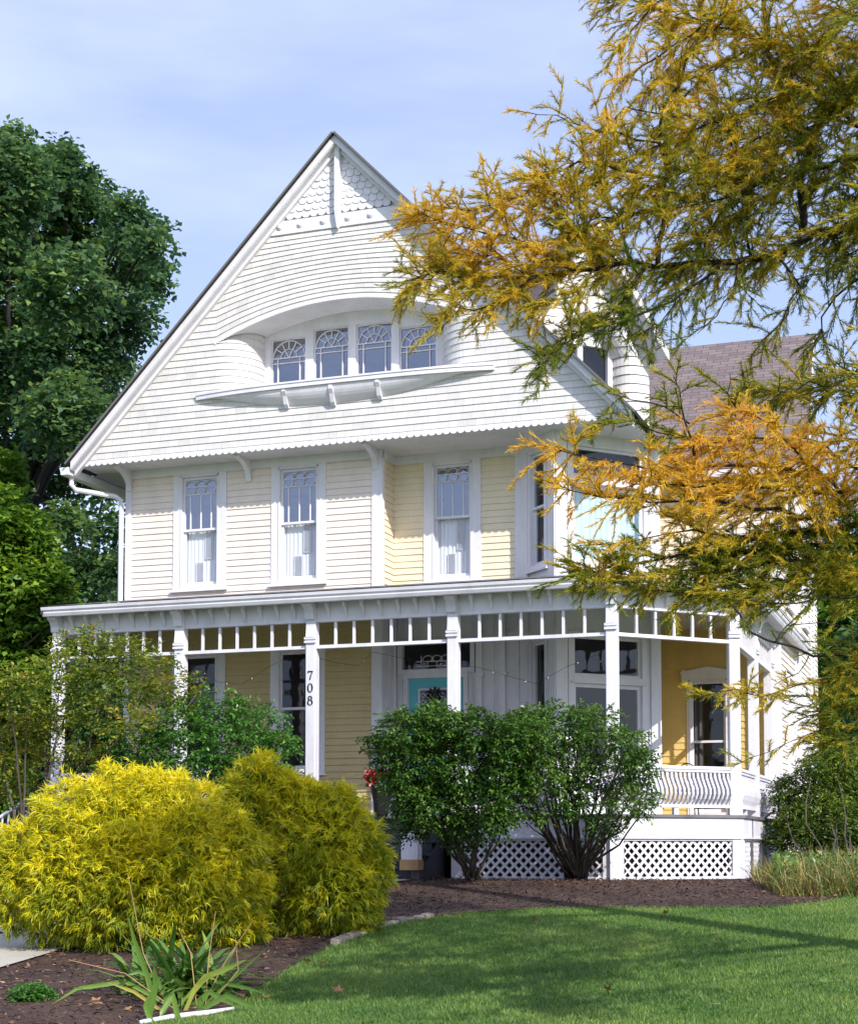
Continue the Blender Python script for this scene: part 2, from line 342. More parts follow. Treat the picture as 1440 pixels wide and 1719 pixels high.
def window(fr, u0, u1, z0, z1, cw, zm, pattern=None, cur=None, head=.0, mat='white', shutters=False, label=None):
    m = MB(); g0, g1, h0, h1 = u0 + cw, u1 - cw, z0 + .09, z1 - .07
    fr.box(m, u0, g0, -.09, .034, z0, z1 + head); fr.box(m, g1, u1, -.09, .034, z0, z1 + head)
    fr.box(m, g0, g1, -.09, .034, h1, z1 + head); fr.box(m, g0, g1, -.09, .034, z0, h0 - .02)
    fr.box(m, g0 - .028, g0 - .004, .034, .046, z0, z1); fr.box(m, g1 + .004, g1 + .028, .034, .046, z0, z1); fr.box(m, g0 - .028, g1 + .028, .034, .046, h1 + .004, h1 + .026)
    win = m.build('window', M[mat], house)
    if label: win['label'] = label
    m = MB(); fr.box(m, u0 - .03, u1 + .03, -.05, .075, z0 - .045, z0 - .002); m.build('sill', M[mat], win)
    st = .038
    m = MB(); framebox(m, fr, g0 + .002, g1 - .002, zm - .02, h1 - .002, st, -.045, -.012, .045, .04)
    if pattern == 'loops':
        a, b = g0 + st, g1 - st; Wd = b - a; r = Wd * .19; cz = h1 - .05 - r * 1.12
        for c in (1 / 6, .5, 5 / 6):
            cu = a + Wd * c
            bars(m, fr, [(max(a, min(b, p[0])), p[1]) for p in arcp(cu, cz, r, 0, 180, 12)], .020, -.035, -.006)
            bars(m, fr, [(cu, zm + .02), (cu, cz - r * 1.15)], .020, -.036, -.014)
            for sgn in (-1, 1):
                bars(m, fr, [(max(a, min(b, cu + sgn * r * x)), cz - r * 1.15 + r * 1.15 * y) for x, y in ((0, 0), (.42, .16), (.75, .5), (.98, 1.0))], .018, -.034, -.01)
        bars(m, fr, [(a, cz - r * 1.1), (b, cz - r * 1.1)], .018, -.033, -.0125)
        bars(m, fr, [(a, cz + .01), (b, cz + .01)], .016, -.032, -.0135)
    m.build('upper_sash', M[mat], win)
    m = MB(); framebox(m, fr, g0 + .002, g1 - .002, h0 - .02, zm + .018, st, -.082, -.05, .04, .06); m.build('lower_sash', M[mat], win)
    pane(fr, g0 + .03, g1 - .03, zm, h1 - .03, -.028, win, 'skyglass' if pattern else 'glass'); pane(fr, g0 + .03, g1 - .03, h0, zm, -.066, win)
    if cur: curtain(fr, g0, g1, cur[0], cur[1], -.135, win, cur[2] if len(cur) > 2 else 'curtain', .006, .07)
    if shutters:
        m = MB(); uu = g0 + .30 * (g1 - g0), g0 + .52 * (g1 - g0), g0 + .56 * (g1 - g0), g0 + .78 * (g1 - g0)
        for (a, b, c, d) in ((uu[0], uu[1], h0, h0 + .40), (uu[2], uu[3], h0 + .45, zm - .03)):
            framebox(m, fr, a, b, c, d, .012, -.125, -.11)
            z = c + .02
            while z < d - .02:
                m.hexa([fr.P(a + .012, -.112, z), fr.P(b - .012, -.112, z), fr.P(b - .012, -.128, z + .005), fr.P(a + .012, -.128, z + .005), fr.P(a + .012, -.112, z + .004), fr.P(b - .012, -.112, z + .004), fr.P(b - .012, -.128, z + .009), fr.P(a + .012, -.128, z + .009)]); z += .024
        m.build('shutter', M['white'], win)
    return win
ZT = 7.13
# ---- walls, upper floor
m = MB(); clap(m, W1, .11, W1.len - .16, 4.66, 7.0, .11, [(.94, 1.97, 4.93, 7.0), (2.82, 3.83, 4.93, 7.0)]); m.build('wall', M['cream'], house)
m = MB(); clap(m, RET, .03, RET.len, 4.66, 7.0, .11); m.build('wall', M['cream2'], house)
m = MB(); clap(m, W2, 0, W2.len - .05, 4.66, 7.0, .11, [(.56, 1.57, 4.93, 7.0)]); m.build('wall', M['cream2'], house)
m = MB(); FA.box(m, 0, .29, -.06, .0, 4.6, ZT); FA.box(m, .93, FA.len, -.06, 0, 4.6, ZT); FA.box(m, .29, .93, -.06, 0, 4.6, 4.98); FA.box(m, .29, .93, -.06, 0, 6.97, ZT); m.build('wall', M['white'], house)
m = MB(); FB.box(m, 0, .22, -.06, .0, 4.5, ZT); FB.box(m, 1.76, FB.len, -.06, 0, 4.5, ZT); FB.box(m, .22, 1.76, -.06, 0, 4.5, 4.96); FB.box(m, .22, 1.76, -.06, 0, 7.0, ZT); m.build('wall', M['white'], house)
for fr in (FC, FD): m = MB(); clap(m, fr, 0, fr.len, 0.9, ZT); m.build('wall', M['yellow'], house)
m = MB(); clap(m, WY, 0, WY.len - .12, 4.4, ZT, .11); m.build('wall', M['cream'], house)
m = MB(); clap(m, WY, 0, WY.len - .12, .9, 4.4, .12, [(.50, 1.26, 1.0, 3.62)]); m.build('wall', M['yellow'], house)
m = MB(); clap(m, WS, .12, WS.len - .12, .1, ZT, .11, [(1.2, 2.2, 1.6, 3.7), (4.0, 5.0, 1.6, 3.7), (1.2, 2.2, 4.9, 6.9), (4.0, 5.0, 4.9, 6.9)])
z = ZT
while z < 10.5:      # gable end over the side wall
    h = 1 - (z - ZT) / (10.6 - ZT); clap(m, WS, 3.6 - 3.6 * h, 3.6 + 3.6 * h, z, z + .11, .11); z += .11
m.build('wall', M['cream'], house)
for (u, z0) in ((1.2, 1.6), (4.0, 1.6), (1.2, 4.9), (4.0, 4.9)): window(WS, u, u + 1.0, z0, z0 + 2.05, .16, z0 + 1.05, None)
m = MB(); clap(m, WL, 0, WL.len, .1, ZT, .11); clap(m, WB, 0, WB.len, .1, ZT, .22); m.build('wall', M['cream'], house)
for u in (.0, 2.55, 2.95, 3.35, 5.6, 6.2): m = MB(); WS.box(m, u, u + .12, -.0, .036, .2, ZT); m.build('corner_board', M['white'], house)
m = MB(); WL.box(m, WL.len - .12, WL.len, 0, .03, .2, ZT); m.build('corner_board', M['white'], house)
m = MB(); W1.box(m, -.012, .11, 0, .032, .95, 7.0); m.build('corner_board', M['white'], house)
m = MB(); W1.box(m, W1.len - .16, W1.len + .025, 0, .034, .95, 7.0); RET.box(m, .0, .075, .003, .030, .95, 7.0); m.build('corner_board', M['white'], house)
m = MB(); FA.box(m, .93, FA.len + .012, 0, .030, .95, 6.99); FB.box(m, -.012, .20, .0, .034, .95, 6.99); m.build('corner_board', M['white'], house)
m = MB(); FA.box(m, .0, .27, 0, .028, .95, 6.99); m.build('corner_board', M['white'], house); m = MB(); W2.box(m, W2.len - .09, W2.len + .01, 0, .034, 4.66, 7.0); m.build('corner_board', M['white'], house)
m = MB(); FB.box(m, 1.78, FB.len + .01, 0, .034, .95, 6.99); m.build('corner_board', M['white'], house)
m = MB(); WY.box(m, WY.len - .12, WY.len + .03, 0, .034, .95, ZT); m.build('corner_board', M['white'], house)
for fr, a, b, dd_, z_ in ((W1, 0, W1.len + .02, .045, 6.985), (RET, .046, RET.len, .040, 6.985), (W2, .03, W2.len, .042, 6.985), (FA, -.02, FA.len + .03, .05, 6.96), (FB, -.01, FB.len + .03, .047, 6.98), (WY, 0, WY.len + .03, .05, 6.95)):
    m = MB(); fr.box(m, a, b, 0, dd_, z_, ZT); m.build('frieze_board', M['white'], house)
# ---- upper windows
window(W1, .942, 1.968, 4.955, 7.0, .175, 6.0, 'loops', (5.0, 6.02), label='upper floor window nearest the left corner', shutters=True)
window(W1, 2.823, 3.83, 4.955, 7.0, .165, 6.0, 'loops', (5.0, 6.02), label='upper floor window left of the recess', shutters=True)
window(W2, .56, 1.572, 4.94, 6.995, .185, 6.03, 'loops', (5.0, 6.05), label='upper floor window in the recess', shutters=True)
window(FA, .30, .92, 4.98, 6.96, .085, 6.0, None, None, label='narrow angled upper window of the corner bay')
def bigwin(fr, u0, u1, z0, z1, zt, cur, label):
    m = MB(); framebox(m, fr, u0, u1, z0, z1, .10, -.09, .036, .06, .10); fr.box(m, u0 + .10, u1 - .10, -.09, .034, zt - .06, zt + .06); fr.box(m, u0 + .04, u1 - .04, .036, .07, zt - .06, zt - .03)
    win = m.build('window', M['white'], house); win['label'] = label
    m = MB(); fr.box(m, u0 - .03, u1 + .03, -.05, .085, z0 - .05, z0 - .002); m.build('sill', M['white'], win)
    m = MB(); framebox(m, fr, u0 + .101, u1 - .101, zt + .061, z1 - .061, .045, -.06, -.02); framebox(m, fr, u0 + .101, u1 - .101, z0 + .101, zt - .061, .06, -.06, -.02)
    m.build('sash', M['white'], win)
    pane(fr, u0 + .14, u1 - .14, zt + .09, z1 - .09, -.04, win); pane(fr, u0 + .14, u1 - .14, z0 + .13, zt - .09, -.041, win)
    if cur:
        curtain(fr, u0 + .12, u1 - .12, z0 + .1, zt - .07, -.13, win, cur, .02, .12)
        m = MB(); fr.box(m, u0 + .11, u1 - .11, -.12, -.115, zt + .06, z1 - .25); m.build('roller_shade', M['interior'], win)
    return win
bigwin(FB, .215, 1.765, 4.95, 6.99, 6.38, 'bluecurtain', 'wide upper window of the corner bay with pale blue curtains')
# ---- ground floor walls and windows
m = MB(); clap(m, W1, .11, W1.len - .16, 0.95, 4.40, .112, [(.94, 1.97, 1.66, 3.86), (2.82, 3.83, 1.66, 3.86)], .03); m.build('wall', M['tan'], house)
window(W1, .942, 1.968, 1.72, 3.86, .175, 2.82, None, None, label='ground floor window left of the second column')
window(W1, 2.823, 3.83, 1.72, 3.86, .165, 2.82, None, None, label='ground floor window behind the numbered column')
m = MB(); RET.box(m, .03, RET.len, -.05, .0, .95, 4.40); RET.box(m, .2, .42, 0, .03, 1.0, 3.9)
def panelwall(fr, u0, u1, z0, z1):
    fr.box(m, u0, u1, -.05, 0, z0, z1); k = z0 + .08
    while k < z1 - .2:
        h = random.choice((.28, .5, .36)); framebox(m, fr, u0 + .03, u1 - .03, k, min(k + h, z1 - .03), .035, 0, .018); k += h + .04
panelwall(W2, 0.0, .11, .95, 4.40); panelwall(W2, .11, .28, .95, 3.42); panelwall(W2, 1.26, 1.44, .95, 3.42); panelwall(W2, 1.44, 1.82, .95, 4.40); panelwall(W2, 1.82, W2.len, .95, 4.40)
W2.box(m, .11, 1.44, -.05, 0, 3.96, 4.40)
W2.box(m, 1.5, 1.6, 0, .09, .95, 4.40); W2.box(m, 1.90, 2.0, 0, .09, .95, 4.40); W2.box(m, .0, .08, 0, .09, .95, 4.40)
W2.box(m, 1.47, 1.63, 0, .12, 3.30, 3.36); W2.box(m, 1.87, 2.03, 0, .12, 3.30, 3.36)
m.build('wall', M['porchwhite'], house)
m = MB(); FA.box(m, 0, .29, -.06, .0, .95, 4.40); FA.box(m, .93, FA.len, -.06, 0, .95, 4.40); FA.box(m, .29, .93, -.06, 0, .95, 1.9); FA.box(m, .29, .93, -.06, 0, 3.86, 4.40)
FB.box(m, 0, .215, -.06, .0, .95, 4.40); FB.box(m, 1.71, FB.len, -.06, 0, .95, 4.40); FB.box(m, .215, 1.71, -.06, 0, .95, 1.6); FB.box(m, .215, 1.71, -.06, 0, 3.93, 4.40); m.build('wall', M['porchwhite'], house)
window(FA, .30, .92, 1.9, 3.86, .085, 2.4, None, None, label='narrow angled window on the porch beside the door', mat='porchwhite')
bigwin(FB, .215, 1.705, 1.6, 3.92, 3.15, None, 'wide porch window with a transom on the corner bay')
# ---- door with transom
m = MB(); framebox(m, W2, .10, 1.46, 3.39, 3.97, .075, -.09, .05); tr = m.build('transom_window', M['porchwhite'], house); pane(W2, .17, 1.39, 3.45, 3.91, -.03, tr)
m = MB()
for a in (.62, .78, .94): bars(m, W2, arcp(a, 3.60, .10, 0, 180, 10), .012, -.022, -.016)
for u in (.50, .62, .78, .94, 1.06): bars(m, W2, [(u, 3.5), (u, 3.70 if u in (.5, 1.06) else 3.60)], .011, -.021, -.015)
bars(m, W2, [(.42, 3.52), (1.12, 3.52)], .012, -.0215, -.0155); bars(m, W2, [(.42, 3.60), (1.12, 3.60)], .012, -.023, -.0165); m.build('leaded_bars', M['white'], tr)
m = MB(); framebox(m, W2, .20, 1.34, .95, 3.39, .075, -.10, .045, .075, .04); m.build('door_frame', M['porchwhite'], house)
m = MB(); framebox(m, W2, .277, 1.263, .992, 3.313, .17, -.07, -.02, .17, 1.0); dr = m.build('door', M['teal'], house); dr['label'] = 'turquoise front door'
m = MB(); framebox(m, W2, .447, 1.093, 1.992, 3.143, .03, -.065, -.012); m.build('glass_frame', M['white'], dr); pane(W2, .47, 1.07, 2.0, 3.12, -.045, dr)
m = MB()
for k in range(9):
    for j in range(7):
        if random.random() < .75: bars(m, W2, arcp(.52 + j * .085, 2.15 + k * .11, .035, 0, 300, 7), .009, -.056, -.052)
m.build('lace_panel', M['curtain'], dr)
m = MB(); m.tube([W2.P(1.18, -.02, 2.0), W2.P(1.18, .04, 2.0), W2.P(1.18, .045, 2.0)], [.012, .028, .03], 10); m.build('handle', M['dark'], dr)
# ---- yellow wing window with hood
w_ = window(WY, .50, 1.26, 1.02, 3.50, .07, 2.35, None, None, mat='white', label='tall porch window with a small pediment on the yellow wall')
m = MB(); WY.box(m, .42, 1.34, 0, .09, 3.46, 3.56); m.prism([WY.P(.40, 0, 3.56), WY.P(1.36, 0, 3.56), WY.P(1.36, 0, 3.60), WY.P(.88, 0, 3.68), WY.P(.40, 0, 3.60)], WY.n.tolist() and (WY.n[0] * .10, WY.n[1] * .10, 0))
for u in (.46, 1.30): m.tube([WY.P(u, .0, 3.60), WY.P(u, .08, 3.60)], .045, 12); WY.box(m, u - .035, u + .035, 0, .07, 3.36, 3.46)
m.build('hood', M['white'], w_)
curtain(WY, .56, .76, 1.1, 3.4, -.2, w_, 'interior', .02, .09)
# interior partitions so that windows look into dim rooms
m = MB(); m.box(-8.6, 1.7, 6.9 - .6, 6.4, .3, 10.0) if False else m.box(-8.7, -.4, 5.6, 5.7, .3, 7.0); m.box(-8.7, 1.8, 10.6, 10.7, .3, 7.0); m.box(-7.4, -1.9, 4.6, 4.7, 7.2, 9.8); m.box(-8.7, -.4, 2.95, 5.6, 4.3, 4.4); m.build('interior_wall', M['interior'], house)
# ---- soffit and underside
m = MB(); m.prism([(-9.46, 1.62, 7.13), (.34, 1.62, 7.13), (.38, 4.4, 7.13), (.38, 13, 7.13), (-9.46, 13, 7.13)], (0, 0, .02)); m.build('soffit', M['soffit'], house)
# ================================================================== MAIN GABLE
XC, ZA, SL = -4.53, 12.13, 1.03      # apex of the shingled face
def half(z): return (ZA - z) / SL
def arch(dx): return 9.535 - .1016 * dx * dx
TIP, JX, DEEP = 2.24, .59, .65
def jamb(th): return (JX * math.sin(th), DEEP * (1 - math.cos(th)))
m = MB(); row = 0; lev = 7.20; Y0 = 1.6; exps = .114
def course(path, zb, zt, vrow, th=.017):
    """path: list of (x, y, outward n, u) ; zb/zt functions of index"""
    for k in range(len(path) - 1):
        (x0, y0, n0, u0), (x1, y1, n1, u1) = path[k], path[k + 1]; a, b, c, d = zb[k], zb[k + 1], zt[k + 1], zt[k]
        A = (x0 + n0[0] * th, y0 + n0[1] * th, a); B = (x1 + n1[0] * th, y1 + n1[1] * th, b); C_ = (x1 + n1[0] * .002, y1 + n1[1] * .002, c + .003); D_ = (x0 + n0[0] * .002, y0 + n0[1] * .002, d + .003)
        m.poly([A, B, C_, D_], [(u0 * 4, vrow), (u1 * 4, vrow), (u1 * 4, vrow + .97), (u0 * 4, vrow + .97)])
        m.poly([(x0, y0, a), (x1, y1, b), B, A], [(u0, vrow + .5)] * 4)
FN = (0, -1)
def bumpz(L_, dx):
    if abs(dx) >= TIP or L_ < 9.02: return L_
    amp = max(0., 1 - (L_ - 9.02) / (10.72 - 9.02)) ** 1.0
    return L_ + .51 * (1 - (dx / TIP) ** 2) * amp
levels = []
L_ = 7.20
while L_ < 10.76: levels.append(L_); L_ += exps
levels = [l for l in levels if abs(l - 9.02) > .055]; levels.append(9.02); levels.append(10.76); levels.sort()
for k in range(len(levels) - 1):
    a, b = levels[k], levels[k + 1]
    ra, rb = min(half(a), 4.9), half(b)
    off = (k * .618) % 1 + k * 3.1
    if a < 8.15 or a >= 9.015:
        n = 60; rr = (ra + rb) / 2 - .02
        xs = sorted(set([-rr + 2 * rr * i / n for i in range(n + 1)] + [x for x in (-TIP, TIP) if abs(x) < rr]))
        if a >= 9.015:
            path = [(XC + x, Y0, FN, XC + x + off) for x in xs]
            zb = [bumpz(a, x) for x in xs]; zt = [bumpz(b, x) if b < 10.75 else b for x in xs]
            # triangle clipping against the rakes
            zb = [min(zz, ZA - SL * abs(x) + .06) for zz, x in zip(zb, xs)]; zt = [min(zz, ZA - SL * abs(x) + .12) for zz, x in zip(zt, xs)]
        else:
            path = [(XC + x, Y0, FN, XC + x + off) for x in xs]; zb = [a] * len(xs); zt = [b] * len(xs)
        course(path, zb, zt, k)
    else:
        for sg in (-1, 1):
            p = []
            xr = sg * (ra + rb) / 2
            for i in range(13): x = xr + (sg * TIP - xr) * i / 12; p.append((XC + x, Y0, FN, XC + x + off))
            base = XC + sg * TIP + off
            for i in range(1, 15):
                th = math.pi / 2 * i / 14; jx, jy = jamb(th); nx, ny = (math.sin(th), -math.cos(th))
                p.append((XC + sg * (TIP - jx), Y0 + jy, (-sg * nx, ny), base - sg * th * .62))
            if sg == 1: p = p[::-1]
            top = [min(b, arch(q[0] - XC) if abs(q[0] - XC) < TIP else b) for q in p]
            course(p, [a] * len(p), top, k)
for a in (9.02, 9.14, 9.26, 9.38):
    for sg in (-1, 1):
        p = []
        for i in range(0, 15):
            th = math.pi / 2 * i / 14; jx, jy = jamb(th); nx, ny = (math.sin(th), -math.cos(th))
            p.append((XC + sg * (TIP - jx), Y0 + jy, (-sg * nx, ny), i * .05))
        if sg == 1: p = p[::-1]
        tz = [arch(q[0] - XC) for q in p]
        course(p, [min(a, t) for t in tz], [min(a + .12, t) for t in tz], 40)
gw = m.build('gable_wall', M['shingle'], house, uv=True)
# scalloped bottom edge
def scale_poly(m, x, z0, w, h, y, tilt=.02, n=7, frx=None):
    r = w / 2 * .97; pts = [(x - r, z0 + h)]
    pts += [(x - r * math.cos(math.pi * i / n), z0 + r * .75 - r * .75 * math.sin(math.pi * i / n)) for i in range(n + 1)] + [(x + r, z0 + h)]
    P3 = [(p[0], y - tilt * (1 - (p[1] - z0) / h) - .004, p[1]) for p in pts]
    m.prism(P3, (0, .010, 0))
m = MB(); x = XC - 4.86
while x < XC + 4.88: scale_poly(m, x, 7.095, .122, .13, Y0 - .004, .012); x += .1225
m.box(XC - 4.9, XC + 4.9, Y0 + .004, Y0 + .02, 7.16, 7.24); m.build('scalloped_edge', M['white'], house)
# apex fish-scales, band, rosettes, finial
m = MB(); z = 10.98; r_ = 0
while z < 12.1:
    h = half(z) - .02; x = XC - h - .07 + (.07 if r_ % 2 else 0)
    while x < XC + h + .06:
        if abs(x - XC) < h + .03 and abs(x - XC) + .07 < half(z + .20) + .13: scale_poly(m, x, z, .142, .20, Y0 + random.uniform(-.003, .003), .026)
        x += .144
    z += .118; r_ += 1
m.prism([(XC - half(10.9), Y0 + .02, 10.9), (XC + half(10.9), Y0 + .02, 10.9), (XC, Y0 + .02, ZA)], (0, .02, 0)); m.build('fish_scale_shingles', M['white'], house)
m = MB(); m.prism([(XC - half(10.74), Y0 - .03, 10.74), (XC + half(10.74), Y0 - .03, 10.74), (XC + half(10.97), Y0 - .03, 10.97), (XC - half(10.97), Y0 - .03, 10.97)], (0, .05, 0)); band = m.build('apex_band', M['white'], house, bevel=.004)
for x in (-1.06, -.69, -.27, .17, .57, .98):
    m = MB(); n = 16
    for rr, dd in ((.050, .018), (.030, .034)):
        m.tube([(XC + x, Y0 - .03, 10.875), (XC + x, Y0 - .03 - dd, 10.875), (XC + x, Y0 - .031 - dd, 10.875)], [rr, rr, rr * .7], n)
    m.build('rosette', M['white'], band)
m = MB(); m.box(XC - .045, XC + .045, 1.47, 1.60, 10.98, 12.24)
m.hexa([(XC - .012, 1.50, 10.70), (XC + .012, 1.50, 10.70), (XC + .012, 1.57, 10.70), (XC - .012, 1.57, 10.70), (XC - .045, 1.47, 10.98), (XC + .045, 1.47, 10.98), (XC + .045, 1.57, 10.98), (XC - .045, 1.57, 10.98)])
m.build('finial_board', M['white'], house, bevel=.006)
# eyebrow recess: ceiling edge trim, soffit, window panel
m = MB(); n = 44; xs = [-TIP + 2 * TIP * i / n for i in range(n + 1)]
def yj(dx):
    a = TIP - abs(dx)
    return Y0 + (DEEP if a >= JX else DEEP * (1 - math.sqrt(max(0, 1 - (a / JX) ** 2)))) + .02
for a, b in zip(xs[:-1], xs[1:]): m.poly([(XC + a, Y0 - .02, arch(a)), (XC + a, yj(a), arch(a)), (XC + b, yj(b), arch(b)), (XC + b, Y0 - .02, arch(b))])
m.build('recess_soffit', M['soffit'], house, smooth=True)
m = MB(); x = -TIP - .02
while x < TIP:
    z = arch(x); sl_ = -.2032 * x; c = 1 / math.hypot(1, sl_)
    scale_poly(m, XC + x, z - .018 + 0 * c, .046, .055, Y0 - .012, .004, 4); x += .047
m.build('scalloped_edge', M['white'], house)
YD = Y0 + DEEP; DP = Fr((XC - 1.66, YD), (XC + 1.66, YD))
wins = [(-6.07, -5.42), (-5.27, -4.63), (-4.49, -3.85), (-3.71, -3.06)]
m = MB()
def panel_piece(x0, x1, zlo, top=True):
    nn = max(1, int((x1 - x0) / .06))
    for i in range(nn):
        a = x0 + (x1 - x0) * i / nn; b = x0 + (x1 - x0) * (i + 1) / nn
        m.hexa([(a, YD, zlo), (b, YD, zlo), (b, YD + .08, zlo), (a, YD + .08, zlo), (a, YD, arch(a - XC) - .002), (b, YD, arch(b - XC) - .002), (b, YD + .08, arch(b - XC) - .002), (a, YD + .08, arch(a - XC) - .002)])
edges = [-6.245] + [v for w__ in wins for v in w__] + [-2.93]
for i in range(0, len(edges), 2): panel_piece(edges[i], edges[i + 1], 8.16)
tops = [9.21, 9.31, 9.30, 9.17]
for (a, b), t_ in zip(wins, tops): panel_piece(a, b, t_)
m.build('recess_panel', M['white'], house)
attic_labels = ['first attic window under the eyebrow arch from the left', 'second attic window under the eyebrow arch from the left', 'third attic window under the eyebrow arch from the left', 'attic window under the eyebrow arch nearest the right jamb']
for (a, b), t_, lb in zip(wins, tops, attic_labels):
    fr = Fr((a, YD + .05), (b, YD + .05)); m = MB(); l = fr.len
    framebox(m, fr, 0.001, l - .001, 8.2, t_ - .001, .020, -.03, .0)
    win = m.build('window', M['white'], house); win['label'] = lb
    m = MB(); r = (l - .045) / 2; c = l / 2; cz = t_ - .03 - r
    bars(m, fr, arcp(c, cz, r - .008, 0, 180, 18), .02, -.02, .006); bars(m, fr, arcp(c, cz, r * .5, 0, 180, 12), .016, -.019, .004)
    for an in (35, 62, 90, 118, 145): bars(m, fr, [(c + r * .5 * math.cos(R(an)), cz + r * .5 * math.sin(R(an))), (c + (r - .008) * math.cos(R(an)), cz + (r - .008) * math.sin(R(an)))], .015, -.018, .003)
    for an in (62, 118): bars(m, fr, [(c, cz), (c + r * .5 * math.cos(R(an)), cz + r * .5 * math.sin(R(an)))], .013, -.018, .0025)
    bars(m, fr, [(.022, cz), (l - .022, cz)], .018, -.0185, .0035); bars(m, fr, [(.022, cz - .09), (l - .022, cz - .09)], .014, -.0183, .0032)
    for u in (.12, l - .12): bars(m, fr, [(u, cz), (u, 8.22)], .016, -.0187, .0038)
    m.build('muntins', M['white'], win); pane(fr, .015, l - .015, 8.2, t_ - .015, -.024, win, 'skyglass')
# sill shelf and hull-shaped belly
SX0, SX1 = -7.13, -1.84
def sy(x, k=1.0):
    t = (x - (SX0 + SX1) / 2) / ((SX1 - SX0) / 2); return 1.6 - .05 - .17 * k * max(0, 1 - abs(t) ** 3.2)
m = MB(); n = 32
for i in range(n):
    a = SX0 + (SX1 - SX0) * i / n; b = SX0 + (SX1 - SX0) * (i + 1) / n
    m.poly([(a, sy(a), 8.062), (b, sy(b), 8.062), (b, sy(b), 8.155), (a, sy(a), 8.155)]); m.poly([(a, sy(a), 8.155), (b, sy(b), 8.155), (b, 2.25, 8.185), (a, 2.25, 8.185)]); m.poly([(a, 1.7, 8.062), (b, 1.7, 8.062), (b, sy(b), 8.062), (a, sy(a), 8.062)])
    m.poly([(a, sy(a) - .014, 8.130), (b, sy(b) - .014, 8.130), (b, sy(b) - .014, 8.160), (a, sy(a) - .014, 8.160)]); m.poly([(a, sy(a) - .014, 8.160), (b, sy(b) - .014, 8.160), (b, sy(b), 8.160), (a, sy(a), 8.160)]); m.poly([(a, sy(a), 8.130), (b, sy(b), 8.130), (b, sy(b) - .014, 8.130), (a, sy(a) - .014, 8.130)])
for x in (SX0, SX1): m.poly([(x, sy(x), 8.062), (x, sy(x), 8.155), (x, 1.7, 8.16), (x, 1.7, 8.062)])
sh = m.build('window_shelf', M['white'], house)
m = MB(); n = 40; x0, x1 = -6.80, -2.35; rows = 6
bel = lambda x: 7.78 + .30 * abs((x + 4.57) / 2.23) ** 2.2
for i in range(n):
    for j in range(rows):
        q = []
        for (x, jj) in ((x0 + (x1 - x0) * i / n, j), (x0 + (x1 - x0) * (i + 1) / n, j), (x0 + (x1 - x0) * (i + 1) / n, j + 1), (x0 + (x1 - x0) * i / n, j + 1)):
            t = jj / rows; zb_ = min(bel(x), 8.058); yf = min(1.59, sy(x) + .035); q.append((x, 1.59 + (yf - 1.59) * math.sin(t * math.pi / 2) ** .8, zb_ + (8.061 - zb_) * t))
        m.poly(q)
m.build('shelf_belly', M['white'], house, smooth=True)
for x in (-5.44, -4.60, -3.78):
    m = MB(); yf = sy(x) + .02
    m.prism([(x - .035, 1.585, bel(x) - .05), (x - .035, 1.545, bel(x) - .05), (x - .035, 1.50, bel(x) - .0), (x - .035, yf + .05, bel(x) + .13), (x - .035, yf, bel(x) + .20), (x - .035, yf, 8.061), (x - .035, 1.585, 8.061)], (.07, 0, 0)); m.build('shelf_bracket', M['white'], house)
# rakes (white boards) and roof slabs
def rake(sg):
    m = MB(); dx = sg * 1.0; c = 1 / math.hypot(1, SL); px, pz = SL * c, 1 * c    # perpendicular to slope (outward/up)
    top = (XC, ZA + .10); bot = (XC + sg * 4.93, ZA + .10 - SL * 4.93)
    def strip(o0, o1, y0, y1):
        P = [(top[0], top[1] - o1 / c), (bot[0] - sg * 0, bot[1] - o1 / c), (bot[0], bot[1] - o0 / c), (top[0], top[1] - o0 / c)]
        m.prism([(p[0], y0, p[1]) for p in P], (0, y1 - y0, 0))
    strip(.0, .09, 1.38, 1.60); strip(.09, .10, 1.40, 1.60); strip(.10, .15, 1.52, 1.60)
    m.build('rake_board', M['white'], house)
rake(-1); rake(1)
def slab(name, quad, th, mat, usc, parent=house):
    q = [np.array(p, float) for p in quad]; n = nrm(np.cross(q[1] - q[0], q[3] - q[0])); m = MB()
    l = np.linalg.norm(q[1] - q[0]); h = np.linalg.norm(q[3] - q[0])
    top = [p + n * th for p in q]; i = 0
    m.poly(top, [(0, 0), (l, 0), (l, h), (0, h)]); m.poly(q[::-1], [(0, 0)] * 4)
    for k in range(4): m.poly([q[k], q[(k + 1) % 4], top[(k + 1) % 4], top[k]], [(0, .01), (.01, .01), (.01, .02), (0, .02)])
    return m.build(name, M[mat], parent, uv=True)
zt = ZA + .105; e = 4.99
slab('roof', [(XC - e, 13.5, zt - SL * e), (XC - e, 1.31, zt - SL * e), (XC, 1.31, zt), (XC, 13.5, zt)], .035, 'darkroof', 1)
slab('roof', [(XC + e, 1.31, zt - SL * e), (XC + e, 13.5, zt - SL * e), (XC, 13.5, zt), (XC, 1.31, zt)], .035, 'darkroof', 1)
m = MB(); m.prism([(XL, 13.3, 7), (2.0, 13.3, 7), (XC, 13.3, ZA)], (0, .05, 0)); m.build('wall', M['cream'], house)
